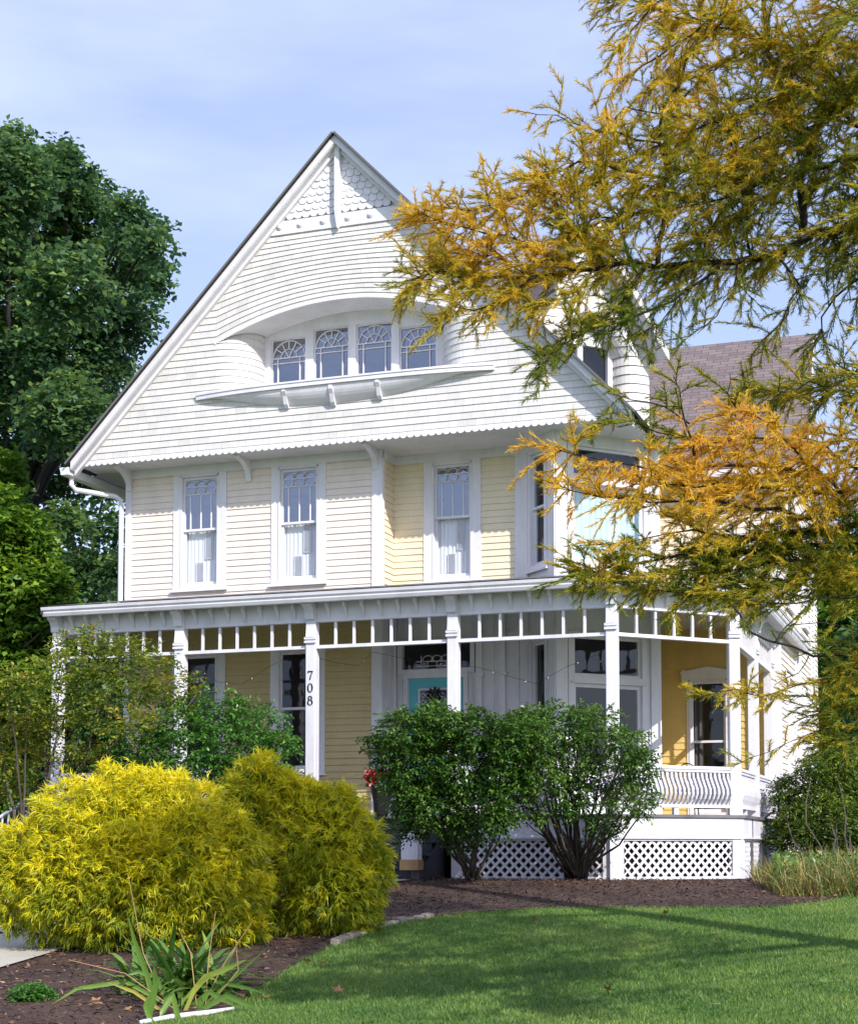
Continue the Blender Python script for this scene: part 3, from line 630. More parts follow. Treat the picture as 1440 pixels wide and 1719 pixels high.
# left eave gutter with downspout
m = MB(); m.hexa([(-9.66, 1.40, 6.93), (-9.50, 1.40, 6.93), (-9.50, 13, 6.93), (-9.66, 13, 6.93), (-9.70, 1.40, 7.07), (-9.50, 1.40, 7.07), (-9.50, 13, 7.07), (-9.70, 13, 7.07)])
gt = m.build('gutter', M['white'], house, bevel=.01)
m = MB(); m.tube([(-9.58, 1.62, 6.95), (-9.58, 1.62, 6.80), (-9.52, 1.66, 6.72), (-9.0, 2.12, 6.66), (-8.93, 2.18, 6.60), (-8.925, 2.2, 6.5), (-8.925, 2.2, 4.76)], [.045] * 7, 8); m.build('downspout', M['white'], house)
m = MB(); m.box(-9.60, -8.9, 2.3, 13, 7.10, 7.125); m.build('side_soffit', M['ceiling'], house)
# curved brackets under the gable
def gable_bracket(x, y0, y1, z0, z1, w=.09):
    m = MB(); pts = [(y1, z0), (y1, z1), (y0, z1), (y0, z1 - .04)]
    for k in range(9): t = math.pi / 2 * k / 8; pts.append((y0 + .03 + (y1 - y0 - .06) * math.sin(t), z1 - .05 - (z1 - z0 - .06) * (1 - math.cos(t))))
    m.prism([(x - w / 2, p[0], p[1]) for p in pts], (w, 0, 0)); m.build('bracket', M['white'], house)
gable_bracket(-8.80, 1.75, 2.27, 6.76, 7.13); gable_bracket(-6.47, 1.75, 2.27, 6.76, 7.13); gable_bracket(-4.13, 1.72, 2.27, 6.78, 7.13)
G = Fr((.28, 3.3), (.28 + .707, 3.3 - .707)); m = MB()
pts = [(0, 6.5), (0, 7.13), (.62, 7.13), (.62, 7.07)] + [(.60 - .54 * math.sin(math.pi / 2 * k / 8), 7.06 - .54 * (1 - math.cos(math.pi / 2 * k / 8))) for k in range(9)]
m.prism([G.P(p[0], 0, p[1]) for p in pts], (.06, .06, 0)); m.build('bracket', M['white'], house)
# ---- corner gable dormer (faces the right-front)
DF = Fr((-.987 - .02, 2.071 + .02 - .0), (.40, 3.458)); sc_, hw = .62, 1.13; sl2 = 1.535
zpk = 8.53 + 1.3 * sl2
def dh(z): return (zpk - .06 - z) / sl2
m = MB(); z = 7.2; k = 0; rc, rw = .70, .86
def darch(u): return 9.18 - .62 * ((u - rc) / rw) ** 2
def dhh(z): return min(rw, rw * math.sqrt(max(0, (9.18 - z) / .62)))
while z < zpk - .2:
    zt_ = z + .15; h0, h1 = min(hw + .05, dh(z)), max(.01, min(hw + .05, dh(zt_))); rec = z < 9.18 and z > 7.5
    r0, r1 = (dhh(z), dhh(zt_)) if rec else (0, 0)
    for sgn in (-1, 1):
        ci = (rc if rec else sc_); A0, A1 = sc_ + sgn * h0, sc_ + sgn * h1; B0, B1 = ci + sgn * r0, ci + sgn * r1
        if (A0 - B0) * sgn <= 0: continue
        q = [DF.P(A0, .02, z), DF.P(B0, .02, z), DF.P(B1, .002, zt_), DF.P(A1, .002, zt_)]; uv = [(A0 * 4, k), (B0 * 4, k), (B1 * 4, k + .97), (A1 * 4, k + .97)]
        m.poly(q if sgn < 0 else q[::-1], uv if sgn < 0 else uv[::-1]); m.poly([DF.P(A0, 0, z), DF.P(B0, 0, z), DF.P(B0, .02, z), DF.P(A0, .02, z)])
        if rec and r0 > .02:
            for i in range(7):
                t0, t1 = math.pi / 2 * i / 7, math.pi / 2 * (i + 1) / 7
                f = lambda e0, t: (e0 - sgn * .26 * math.sin(t), -.34 * (1 - math.cos(t)))
                (u0, d0), (u1, d1) = f(B0, t0), f(B0, t1); (v0, c0), (v1, c1) = f(B1, t0), f(B1, t1); o0 = (-.02 * math.sin(t0) * sgn, .02 * math.cos(t0)); o1 = (-.02 * math.sin(t1) * sgn, .02 * math.cos(t1))
                m.poly([DF.P(u0 + o0[0], d0 + o0[1], z), DF.P(u1 + o1[0], d1 + o1[1], z), DF.P(v1, c1, zt_), DF.P(v0, c0, zt_)], [(u0 * 4, k), (u1 * 4, k), (u1 * 4, k + .97), (u0 * 4, k + .97)])
    z = zt_; k += 1
DR = Fr(tuple(DF.P(hw + sc_, 0, 0)[:2]), tuple(DF.P(hw + sc_, -2.2, 0)[:2]))
for q in range(8):
    z = 7.2 + q * .15; m.poly([DR.P(0, .02, z), DR.P(2.2, .02, z), DR.P(2.2, 0, z + .15), DR.P(0, 0, z + .15)], [(0, q), (9, q), (9, q + .97), (0, q + .97)])
m.build('dormer_wall', M['shingle'], house, uv=True)
m = MB(); n = 20
for i in range(n):
    a = rc - rw + 2 * rw * i / n; b = rc - rw + 2 * rw * (i + 1) / n
    m.poly([DF.P(a, .03, darch(a)), DF.P(a, -.36, darch(a)), DF.P(b, -.36, darch(b)), DF.P(b, .03, darch(b))])
    m.hexa([DF.P(a, .03, darch(a) - .02), DF.P(b, .03, darch(b) - .02), DF.P(b, -.01, darch(b) - .02), DF.P(a, -.01, darch(a) - .02), DF.P(a, .05, darch(a) + .16), DF.P(b, .05, darch(b) + .16), DF.P(b, .0, darch(b) + .16), DF.P(a, .0, darch(a) + .16)])
m.build('recess_soffit', M['white'], house, smooth=False)
DW = Fr(tuple(DF.P(0, -.34, 0)[:2]), tuple(DF.P(1.9, -.34, 0)[:2])); m = MB()
for u in (.09, .62, 1.20): DW.box(m, u, u + .10, -.05, .04, 7.55, 9.2)
DW.box(m, .0, 1.5, -.05, .04, 8.72, 9.2); DW.box(m, .0, 1.5, -.05, .10, 7.5, 7.60)
dw = m.build('window', M['white'], house); dw['label'] = 'arched attic window of the corner dormer'; pane(DW, .15, 1.25, 7.6, 8.75, -.02, dw)
m = MB(); DW.box(m, -.1, 1.7, -.5, -.45, 7.3, 9.5); m.build('interior_wall', M['interior'], house)
for sgn in (-1, 1):       # dormer roof slopes, with ribs beneath the overhang
    hl = 1.30 if sgn > 0 else .80; ue = sc_ + sgn * hl; zP = zpk; zE = zP - hl * sl2 - .03
    A = DF.P(ue, .42, zE); B = DF.P(sc_, .42, zP); Cc = DF.P(sc_, -4.0, zP); D2 = DF.P(ue, -3.0 if sgn > 0 else -2.0, zE)
    if sgn > 0: slab('dormer_roof', [A, D2, Cc, B], .05, 'roof', 1)
    else: slab('dormer_roof', [D2, A, B, Cc], .05, 'roof', 1)
    m = MB(); m.poly([DF.P(ue, .0, zE - .012), DF.P(ue, .40, zE - .012), DF.P(sc_, .40, zP - .012), DF.P(sc_, .0, zP - .012)]); m.build('dormer_soffit', M['white'], house)
    m = MB(); q4 = [(ue, zE - .10), (sc_, zP - .16), (sc_, zP + .03), (ue, zE + .05)]
    m.prism([DF.P(u, .40, z) for u, z in q4], (DF.n[0] * .03, DF.n[1] * .03, 0)); rb = m.build('rake_board', M['white'], house)
    for q in range(1, 8):
        t = q / 8; u = ue + (sc_ - ue) * t; z = zE + (zP - zE) * t - .014
        m = MB(); e1 = .035; m.hexa([DF.P(u, .02, z - .06), DF.P(u, .40, z - .06), DF.P(u - sgn * e1, .40, z - .06 + e1 * sl2), DF.P(u - sgn * e1, .02, z - .06 + e1 * sl2), DF.P(u, .02, z), DF.P(u, .40, z), DF.P(u - sgn * e1, .40, z + e1 * sl2), DF.P(u - sgn * e1, .02, z + e1 * sl2)]); m.build('rib', M['white'], rb)
# ---- rear wing roof
slab('roof', [(XC + 1.0, 5.58, 7.10), (2.62, 5.58, 7.10), (2.37, 9.5, 10.60), (XC + 1.0, 9.5, 10.60)], .06, 'roof', 1)
slab('roof', [(2.03, 13.4, 7.15), (XC + 1.0, 13.4, 7.15), (XC + 1.0, 9.5, 10.60), (2.20, 9.5, 10.60)], .06, 'roof', 1)
m = MB(); m.prism([(2.36, 9.5, 10.58), (2.36, 9.5, 10.36), (2.60, 5.60, 6.90), (2.60, 5.60, 7.08)], (.035, 0, 0)); m.box(-.1, 2.60, 5.46, 5.60, 6.98, 7.10); m.build('rake_board', M['white'], house)
# foundation
m = MB()
for fr in (WS, WL, WB): fr.box(m, 0, fr.len, -.1, -.02, -1.4, .12)
m.box(XL, 2.0, 2.5, 2.6, -.3, .95); m.build('foundation', M['stone'], house)
# ================================================================== PORCH
PATH = [(-8.81, 2.25), (-8.81, .085), (.365, .085), (1.87, 1.59), (1.87, 9.0)]
def offset_path(path, d):
    out = []; p = [np.array(q, float) for q in path]; n = len(p)
    nr = []
    for a, b in zip(p[:-1], p[1:]): u = (b - a) / np.linalg.norm(b - a); nr.append(np.array([u[1], -u[0]]))
    for k in range(n):
        if k == 0: out.append(p[0] + nr[0] * d)
        elif k == n - 1: out.append(p[-1] + nr[-1] * d)
        else:
            s = nr[k - 1] + nr[k]; out.append(p[k] + s * d / (1 + nr[k - 1] @ nr[k]))
    return out
def sweep(m, path, prof):
    cols = [[(q[0], q[1], z) for q in offset_path(path, d)] for d, z in prof]; n = len(prof)
    for k in range(len(path) - 1):
        for j in range(n):
            a, b = cols[j], cols[(j + 1) % n]; m.poly([a[k], a[k + 1], b[k + 1], b[k]])
    m.poly([c[0] for c in cols]); m.poly([c[-1] for c in cols][::-1])
PATH2 = [(-8.90, .085)] + PATH[2:]
def one(name, mat, fn, parent=house, **k): m = MB(); fn(m); return m.build(name, M[mat], parent, **k)
sw = lambda *prof: (lambda m: sweep(m, PATH, prof[::-1]))
sw2 = lambda *prof: (lambda m: sweep(m, PATH2, prof[::-1]))
one('porch_gutter', 'porchwhite', sw2((.27, 4.19), (.36, 4.19), (.385, 4.235), (.385, 4.255), (.41, 4.285), (.42, 4.33), (.38, 4.33), (.27, 4.335)))
one('porch_fascia', 'porchwhite', sw2((.21, 4.215), (.268, 4.215), (.268, 4.30), (.21, 4.30)))
one('porch_eave_soffit', 'porchwhite', sw2((.02, 4.225), (.21, 4.225), (.21, 4.245), (.02, 4.245)))
frieze = one('porch_frieze', 'porchwhite', sw((-.03, 3.955), (.03, 3.955), (.03, 4.224), (.018, 4.37), (-.03, 4.37)))
one('upper_moulding', 'porchwhite', sw((-.045, 3.925), (.048, 3.925), (.048, 3.954), (-.045, 3.954)), frieze)
one('lower_rail', 'porchwhite', sw((-.05, 3.515), (.05, 3.515), (.05, 3.565), (-.05, 3.565)), frieze)
# porch roof
m = MB(); oe = offset_path(PATH2, .43); oi = offset_path(PATH2, -2.2); s_ = .185
for k in range(3):
    a, b, c, d = oe[k], oe[k + 1], oi[k + 1], oi[k]
    z0, z1 = 4.342, 4.342 + s_ * 2.63
    l = np.linalg.norm(b - a)
    m.poly([(a[0], a[1], z0), (b[0], b[1], z0), (c[0], c[1], z1), (d[0], d[1], z1)], [(0, 0), (l, 0), (l, 2.6), (0, 2.6)])
m.poly([(oi[0][0], oi[0][1], 4.342 + s_ * 2.63), (oi[1][0], oi[1][1], 4.342 + s_ * 2.63), (oi[1][0], 2.95, 4.342 + s_ * 3.26), (oi[0][0], 2.95, 4.342 + s_ * 3.26)], [(0, 0), (9, 0), (9, 1), (0, 1)])
m.prism([(-8.90, -.30, 4.33), (-8.90, -.34, 4.22), (-8.90, 2.28, 4.22), (-8.90, 2.28, 4.79)], (.03, 0, 0)); m.build('porch_roof', M['darkroof'], house, uv=True)
o_in = offset_path(PATH, .0)
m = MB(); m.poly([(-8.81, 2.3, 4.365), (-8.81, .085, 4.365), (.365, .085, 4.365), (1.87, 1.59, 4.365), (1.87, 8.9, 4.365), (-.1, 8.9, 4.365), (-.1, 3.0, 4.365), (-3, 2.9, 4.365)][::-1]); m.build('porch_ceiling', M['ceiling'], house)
# floor
of = offset_path(PATH, .16)
m = MB(); pts = [(q[0], q[1]) for q in of] + [(-.1, 9.0), (-.1, 6.0), (-.1, 3.0), (-4, 2.9), (-8.9, 2.3)]
m.prism([(p[0], p[1], .905) for p in pts][::-1], (0, 0, .045)); m.build('porch_floor', M['floor'], house)
STX0, STX1 = -4.16, -2.14
PA = [(-8.81, 2.25), (-8.81, .085), (STX0, .085)]; PB = [(STX1, .085), (.365, .085), (1.87, 1.59), (1.87, 9.0)]
m = MB(); sweep(m, PA, [(.13, .62), (.10, .62), (.10, .90), (.13, .90)]); m.build('skirt_board', M['porchwhite'], house)
m = MB(); sweep(m, PB, [(.13, .62), (.10, .62), (.10, .90), (.13, .90)]); m.build('skirt_board', M['porchwhite'], house)
m = MB(); sweep(m, PB, [(.155, .600), (.10, .600), (.10, .618), (.155, .618)]); sweep(m, PA, [(.155, .600), (.10, .600), (.10, .618), (.155, .618)]); m.build('skirt_moulding', M['porchwhite'], house)
# added dark sheet standing in for the shaded void behind the lattice
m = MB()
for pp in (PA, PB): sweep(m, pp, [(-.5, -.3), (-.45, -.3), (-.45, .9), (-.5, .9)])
m.build('dark_void_sheet', M['stone'], house)
def clipseg(c, sgn, u0, u1, z0, z1):    # line u = c + sgn*z clipped to a rectangle
    za, zb = z0, z1
    for lim, up in ((u0, False), (u1, True)):
        zz = (lim - c) / sgn
        if sgn > 0: za, zb = (za, min(zb, zz)) if up else (max(za, zz), zb)
        else: za, zb = (max(za, zz), zb) if up else (za, min(zb, zz))
    return (za, zb) if zb - za > .01 else None
def lattice(fr, u0, u1, label=None):
    d = .09; m = MB(); framebox(m, fr, u0, u1, .0, .598, .075, d - .02, d + .03, .03, .05); root = m.build('lattice_panel', M['porchwhite'], house)
    if label: root['label'] = label
    m = MB(); a0, a1, z0, z1 = u0 + .07, u1 - .07, .045, .575; w = .027
    for sgn, dd in ((1, d + .004), (-1, d - .006)):
        c = a0 - 1.2
        while c < a1 + 1.2:
            s = clipseg(c, sgn, a0, a1, z0, z1)
            if s:
                (za, zb) = s; A, B = c + sgn * za, c + sgn * zb
                q = [(A - w, za), (A + w, za), (B + w, zb), (B - w, zb)]
                m.hexa([fr.P(min(max(u, a0), a1), dd - .004, z) for u, z in q] + [fr.P(min(max(u, a0), a1), dd + .004, z) for u, z in q])
            c += .142
    m.build('lattice', M['porchwhite'], root)
posts = [(-8.81, .085), (-6.58, .085), (-4.32, .085), (-2.035, .085), (.365, .085), (1.87, 1.59), (1.87, 3.75), (1.87, 5.75)]
runs = [Fr(posts[k], posts[k + 1]) for k in range(7)]
for k, fr in enumerate(runs):
    if k == 2: continue
    lattice(fr, 0.02 if k else .0, fr.len - .02)
for k, (fr, u, wd_) in enumerate(((runs[0], .0, .09), (runs[1], .0, .08), (runs[1], runs[1].len - .07, .07), (runs[3], .08, .08), (runs[4], -.03, .11), (runs[3], runs[3].len - .04, .09), (runs[4], runs[4].len - .04, .10), (runs[5], .0, .10))):
    m = MB(); fr.box(m, u - wd_, u + wd_, .02, .128, -.04, .60); m.build('skirt_post', M['porchwhite'], house)
# columns
for k, (x, y) in enumerate(posts):
    fr = runs[k] if k < 5 else runs[-1]
    if k in (4, 5): fr = Fr((x, y), (x + 1, y)) if k == 4 else Fr((x, y), (x + .92, y + .38))
    q = Fr((x, y), tuple(np.array([x, y]) + (fr.u if k not in (4, 5) else fr.u)))
    m = MB(); a = .083; q.box(m, -a, a, -a, a, .95, 4.224); col = m.build('porch_column', M['porchwhite'], house, bevel=.012)
    m = MB(); q.box(m, -a - .012, a + .012, -a - .012, a + .012, .951, 1.42)
    m.hexa([q.P(-a - .012, a + .012, 1.42), q.P(a + .012, a + .012, 1.42), q.P(a + .012, -a - .012, 1.42), q.P(-a - .012, -a - .012, 1.42), q.P(-a, a, 1.46), q.P(a, a, 1.46), q.P(a, -a, 1.46), q.P(-a, -a, 1.46)]); m.build('column_base', M['porchwhite'], col)
    m = MB(); q.box(m, -a - .01, a + .01, a, a + .03, 3.60, 3.635); q.box(m, -a - .01, a + .01, a, a + .03, 3.655, 3.69)
    m.hexa([q.P(-a * .8, a + .035, 3.69), q.P(a * .8, a + .035, 3.69), q.P(a * .8, a, 3.69), q.P(-a * .8, a, 3.69), q.P(-a * .8, a + .012, 3.83), q.P(a * .8, a + .012, 3.83), q.P(a * .8, a, 3.83), q.P(-a * .8, a, 3.83)])
    m.build('capital', M['porchwhite'], col)
    if k == 2: numcol = col; qn = q; col['label'] = 'porch column with the black house number 708'
    m = MB()
    pr = [(0, 3.96), (.045, 3.96), (.06, 4.05), (.10, 4.12), (.17, 4.16), (.17, 4.222), (0, 4.222)]
    m.prism([q.P(-.075, a * .0 + p[0] + .03 + .053, p[1]) for p in pr], tuple(q.u * .15) + (0,)); m.build('bracket', M['porchwhite'], col)
# brackets and spindles of each bay
spm = None
for k, fr in enumerate(runs):
    n = 7 if k < 4 else (6 if k == 4 else 6)
    for j in range(n):
        u = fr.len * (j + 1) / (n + 1)
        m = MB(); pr = [(0, 3.975), (.012, 3.975), (.028, 4.03), (.05, 4.10), (.12, 4.16), (.135, 4.185), (.135, 4.222), (0, 4.222)]
        m.prism([fr.P(u - .022, .031 + p[0], p[1]) for p in pr], tuple(fr.u * .044) + (0,)); m.build('bracket', M['porchwhite'], frieze)
    n = 6 if k < 5 else 7
    for j in range(n - (0 if k != 4 else 1)):
        u = .083 + (fr.len - .166) * (j + 1) / (n + 1 - (0 if k != 4 else 1))
        m = MB(); fr.box(m, u - .019, u + .019, -.019, .019, 3.566, 3.924); m.build('spindle', M['porchwhite'], frieze)
# railings with bellied balusters
def baluster(fr, u, d0=0, z0=1.10, h=.52):
    m = MB(); pr = [(0, 0), (.02, .06), (.07, .16), (.105, .30), (.10, .44), (.055, .60), (.01, .76), (.0, .88), (0, 1)]
    pts = [(p[0] + d0, z0 + p[1] * h) for p in pr]; w = .017; t = .022
    for (a, b) in zip(pts[:-1], pts[1:]):
        m.hexa([fr.P(u - w, a[0] + t, a[1]), fr.P(u + w, a[0] + t, a[1]), fr.P(u + w, a[0] - t, a[1]), fr.P(u - w, a[0] - t, a[1]), fr.P(u - w, b[0] + t, b[1]), fr.P(u + w, b[0] + t, b[1]), fr.P(u + w, b[0] - t, b[1]), fr.P(u - w, b[0] - t, b[1])])
    return m
def railing(fr, u0, u1, single=False, sp=.098, label=None):
    m = MB(); fr.box(m, u0, u1, -.055, .055, 1.615, 1.665); fr.box(m, u0, u1, -.035, .04, 1.575, 1.615); root = m.build('railing', M['porchwhite'], house, bevel=.006)
    if label: root['label'] = label
    m = MB(); fr.box(m, u0, u1, -.04, .045, 1.055, 1.10); fr.box(m, (u0 + u1) / 2 - .04, (u0 + u1) / 2 + .04, -.03, .03, .951, 1.055); m.build('bottom_rail', M['porchwhite'], root)
    n = int((u1 - u0) / sp); big = MB()
    for j in range(n):
        u = u0 + (u1 - u0) * (j + .5) / n
        if single: b = baluster(fr, u); off = len(big.v); big.v += b.v; big.f += [tuple(i + off for i in f) for f in b.f]; big.uv += b.uv
        else: baluster(fr, u).build('baluster', M['porchwhite'], root)
    if single: o = big.build('balusters', M['porchwhite'], root); o['kind'] = 'stuff'
for k in (0, 1, 3, 4): railing(runs[k], .1, runs[k].len - .1, sp=(.076 if k == 4 else .102), label=('front railing at the left end' if k == 0 else None))
railing(runs[5], .1, runs[5].len - .1, True, .085); railing(runs[6], .1, runs[6].len - .1, True, .085); 
# house number
m = MB()
def stroke(m, pts, ws, q=qn, d=.0845 + .0):
    for i in range(len(pts) - 1):
        (a, b) = pts[i], pts[i + 1]; wa, wb = ws[i], ws[min(i + 1, len(ws) - 1)]
        du, dz = b[0] - a[0], b[1] - a[1]; l = math.hypot(du, dz) + 1e-9; nu, nzz = -dz / l / 2, du / l / 2
        P4 = [(a[0] + nu * wa, a[1] + nzz * wa), (a[0] - nu * wa, a[1] - nzz * wa), (b[0] - nu * wb, b[1] - nzz * wb), (b[0] + nu * wb, b[1] + nzz * wb)]
        m.hexa([q.P(u, d, z) for u, z in P4] + [q.P(u, d + .008, z) for u, z in P4])
cz = 3.10
ring = lambda cu, cz, rx, rz: ([(cu + rx * math.cos(2 * math.pi * i / 24), cz + rz * math.sin(2 * math.pi * i / 24)) for i in range(25)], [.008 + .012 * abs(math.cos(2 * math.pi * i / 24)) for i in range(25)])
stroke(m, [(-.035, cz + .062), (.042, cz + .062)], [.020, .016]); stroke(m, [(-.035, cz + .066), (-.038, cz + .035)], [.010, .005]); stroke(m, [(.042, cz + .064), (.012, cz + .0), (-.004, cz - .065)], [.010, .014, .018])
n7 = m.build('digit', M['dark'], numcol); n7['label'] = 'black digit 7'
m = MB(); p_, w_s = ring(0, 2.91, .036, .066); stroke(m, p_, w_s); o = m.build('digit', M['dark'], numcol); o['label'] = 'black digit 0'
m = MB(); p_, w_s = ring(0, 2.752, .026, .030); stroke(m, p_, w_s); p_, w_s = ring(0, 2.685, .036, .038); stroke(m, p_, w_s); o = m.build('digit', M['dark'], numcol); o['label'] = 'black digit 8'
# steps
steps = empty('front_steps'); steps.parent = house
for k in range(5):
    zt_ = .95 - .19 * k; y1 = .0 - .27 * k
    m = MB(); m.box(STX0, STX1, y1 - .30, y1 + .03 if k else y1 + .03, zt_ - .225 + .004 * k, zt_ - .185) if k > 0 and False else None
    m = MB(); m.box(STX0 + .02, STX1 - .02, y1 - .02, y1 + .0, zt_ - .19, zt_ - .03 if k else zt_ - .045); m.build('riser', M['navy'], steps)
    if k < 4: m = MB(); m.box(STX0, STX1, y1 - .32, y1 - .021, zt_ - .225, zt_ - .19); m.build('tread', M['navy'], steps, bevel=.006)
m = MB()
for x in (STX0 + .0, STX1 - .04): m = MB(); m.prism([(x + .005, -.02, .0), (x + .005, -1.10, .0), (x + .005, -1.10, .15), (x + .005, -.02, .72)], (.03, 0, 0)); m.build('stringer', M['navy'], steps)
m = MB(); m.box(STX1 - .22, STX1 + .03, -1.30, -1.12, .30, .70); m.build('cheek_panel', M['porchwhite'], steps, bevel=.006)
m = MB(); m.box(STX1 - .235, STX1 + .045, -1.32, -1.10, .155, .30); m.build('wood_block', M['wood'], steps, bevel=.005)
m = MB(); m.box(STX1 - .08, STX1 + .03, -1.26, -1.12, .0, .155); m.build('block_foot', M['stone'], steps)
# side stair railing at the left end
SA = np.array([-8.95, .45]); m = MB()
def sp_(t, d=0, z=0): return (SA[0] - 1.5 * t, SA[1] - .25 * t + d, 1.66 - .95 * t + z)
m.hexa([sp_(0, -.04, -.05), sp_(1, -.04, -.05), sp_(1, .04, -.05), sp_(0, .04, -.05), sp_(0, -.04), sp_(1, -.04), sp_(1, .04), sp_(0, .04)])
sr = m.build('side_stair_railing', M['porchwhite'], house)
m = MB(); m.hexa([sp_(0, -.03, -.62), sp_(1, -.03, -.62), sp_(1, .03, -.62), sp_(0, .03, -.62), sp_(0, -.03, -.57), sp_(1, -.03, -.57), sp_(1, .03, -.57), sp_(0, .03, -.57)]); m.build('bottom_rail', M['porchwhite'], sr)
for j in range(14):
    t = (j + .5) / 14; m = MB(); a = sp_(t, 0, -.6); b = sp_(t, 0, -.03); m.tube([a, (a[0], a[1] - .05, a[2] + .2), (a[0], a[1] - .02, a[2] + .4), b], .02, 4); m.build('baluster', M['porchwhite'], sr)
m = MB(); e_ = sp_(1); m.box(e_[0] - .1, e_[0] + .05, e_[1] - .07, e_[1] + .07, -.3, 1.0); m.build('newel_post', M['porchwhite'], sr)
for k in range(5): m = MB(); m.box(-9.05 - .3 * (k + 1), -9.05 - .3 * k, -.1, 1.5, -.3, .76 - .19 * k); m.build('side_step', M['navy'], sr)
# wall lantern by the left windows
m = MB(); p = at_Y(252, 1168, 2.27); m.lathe([(.0, -.13), (.05, -.10), (.075, .08), (.09, .10), (.03, .17), (0, .19)], 8, (p[0], p[1] - .12, p[2])); m.tube([(p[0], p[1] - .12, p[2] + .17), (p[0], p[1] - .06, p[2] + .24), (p[0], p[1] + .02, p[2] + .1)], .012, 6); m.build('wall_lantern', M['dark'], house)
# ================================================================== GROUND
def grid_sheet(name, xs, ys, dz, mat):
    m = MB()
    nx = len(xs); V = [(x, y, gz(x, y) + dz) for y in ys for x in xs]; m.v = V
    for j in range(len(ys) - 1):
        for i in range(nx - 1): m.f.append((j * nx + i, j * nx + i + 1, (j + 1) * nx + i + 1, (j + 1) * nx + i)); m.uv.append([(0, 0)] * 4)
    return m.build(name, mat, smooth=True)
def inpoly(x, y, poly):
    x = np.asarray(x); y = np.asarray(y); c = np.zeros(x.shape, bool); n = len(poly)
    for i in range(n):
        x0, y0 = poly[i]; x1, y1 = poly[(i + 1) % n]
        k = ((y0 > y) != (y1 > y)) & (x < (x1 - x0) * (y - y0) / (y1 - y0 + 1e-12) + x0); c ^= k
    return c
gv = np.vectorize(gz)
def ground_mat(name, stops, sc, bs=.5, fine=90):
    m, t, p = newmat(name); p.inputs['Roughness'].default_value = .95
    a = noise(t, sc, 8, .7); b = noise(t, fine, 3, .6); ad = N(t, 'ShaderNodeMix', data_type='FLOAT'); ad.inputs['Factor'].default_value = .5
    t.links.new(a.outputs[0], ad.inputs['A']); t.links.new(b.outputs[0], ad.inputs['B'])
    r = ramp(t, ad.outputs[0], stops); t.links.new(r.outputs[0], p.inputs['Base Color']); bump(t, p, b.outputs[0], bs, .02); return m
M['turf'] = ground_mat('turf_soil', [(.35, (.04, .09, .016)), (.5, (.08, .155, .025)), (.65, (.14, .20, .04))], .6)
M['mulch'] = ground_mat('bark_mulch', [(.33, (.014, .009, .007)), (.5, (.060, .031, .020)), (.68, (.17, .095, .06))], 1.2, .9, 60)
M['path'] = ground_mat('path_concrete', [(.3, (.36, .32, .26)), (.5, (.47, .43, .36)), (.7, (.55, .51, .44))], 2.5, .2, 150)
xs = [-300, -120, -60, -30] + list(np.arange(-20, 14.1, .5)) + [20, 30, 60, 120, 300]; ys = [-300, -120, -60, -40, -30] + list(np.arange(-24, 14.1, .5)) + [20, 30, 60, 120, 400]
tag(grid_sheet('lawn', xs, ys, 0, M['turf']), kind='structure')
edge_px = [(150, 1760), (255, 1716), (385, 1700), (440, 1655), (500, 1618), (570, 1582), (640, 1556), (720, 1541), (800, 1532), (900, 1527), (1000, 1524), (1150, 1525), (1300, 1524), (1380, 1514), (1440, 1503), (1520, 1497)]
edge = [tuple(at_g(*p)[:2]) for p in edge_px]
mulch_poly = edge + [(8, 3.), (8, 14), (-14, 14), (-14, -9), (-5, -13.5), (-1.2, -16)]
def fill(name, poly, dz, mat, step=.25):
    bm = bmesh.new(); vs_ = [bm.verts.new((x, y, 0)) for x, y in poly]; [bm.faces.new([vs_[i] for i in t_]) for t_ in tessellate_polygon([[Vector((x, y, 0)) for x, y in poly]])]; bmesh.ops.recalc_face_normals(bm, faces=bm.faces)
    for ax in (0, 1):
        lo = min(p[ax] for p in poly); hi = max(p[ax] for p in poly); c = lo + step
        while c < hi:
            no = (1, 0, 0) if ax == 0 else (0, 1, 0); co = (c, 0, 0) if ax == 0 else (0, c, 0)
            bmesh.ops.bisect_plane(bm, geom=bm.verts[:] + bm.edges[:] + bm.faces[:], plane_co=co, plane_no=no); c += step * 3
    for v in bm.verts: v.co.z = gz(v.co.x, v.co.y) + dz
    me = bpy.data.meshes.new(name); bm.to_mesh(me); bm.free()
    o = link(name, me, mat); return o
tag(fill('mulch_bed', mulch_poly, .012, M['mulch']), kind='structure')
pth = [tuple(at_g(*p)[:2]) for p in ((-120, 1655), (-60, 1640), (0, 1630), (60, 1612), (140, 1588))] + [(-2.9, -7.2), (-2.55, -5.4), (-2.35, -3.4), (-2.2, -1.15), (-4.1, -1.15), (-4.0, -3.4), (-4.3, -5.6), (-4.9, -7.4)] + [tuple(at_g(*p)[:2]) for p in ((10, 1572), (-120, 1585))]
tag(fill('garden_path', pth, .03, M['path']), kind='structure')
# mulch chips
n = 60000
x = rng.uniform(-9, 7, n); y = rng.uniform(-14, .2, n); ok = inpoly(x, y, mulch_poly) & ~inpoly(x, y, pth); x, y = x[ok], y[ok]; n = len(x)
P = np.stack([x, y, gv(x, y) + .018 + rng.uniform(0, .015, n)], 1); D = rng.normal(size=(n, 3)) * [1, 1, .25]; Nn = rng.normal(size=(n, 3)) * [.35, .35, 0] + [0, 0, 1]
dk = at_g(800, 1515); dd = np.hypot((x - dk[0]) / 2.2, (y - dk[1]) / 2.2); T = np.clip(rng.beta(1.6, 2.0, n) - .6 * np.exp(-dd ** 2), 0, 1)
tag(leaves('mulch_chips', P, D, Nn, rng.uniform(.02, .085, n), rng.uniform(.008, .026, n), T, M['chips'], fold=.05), kind='stuff')
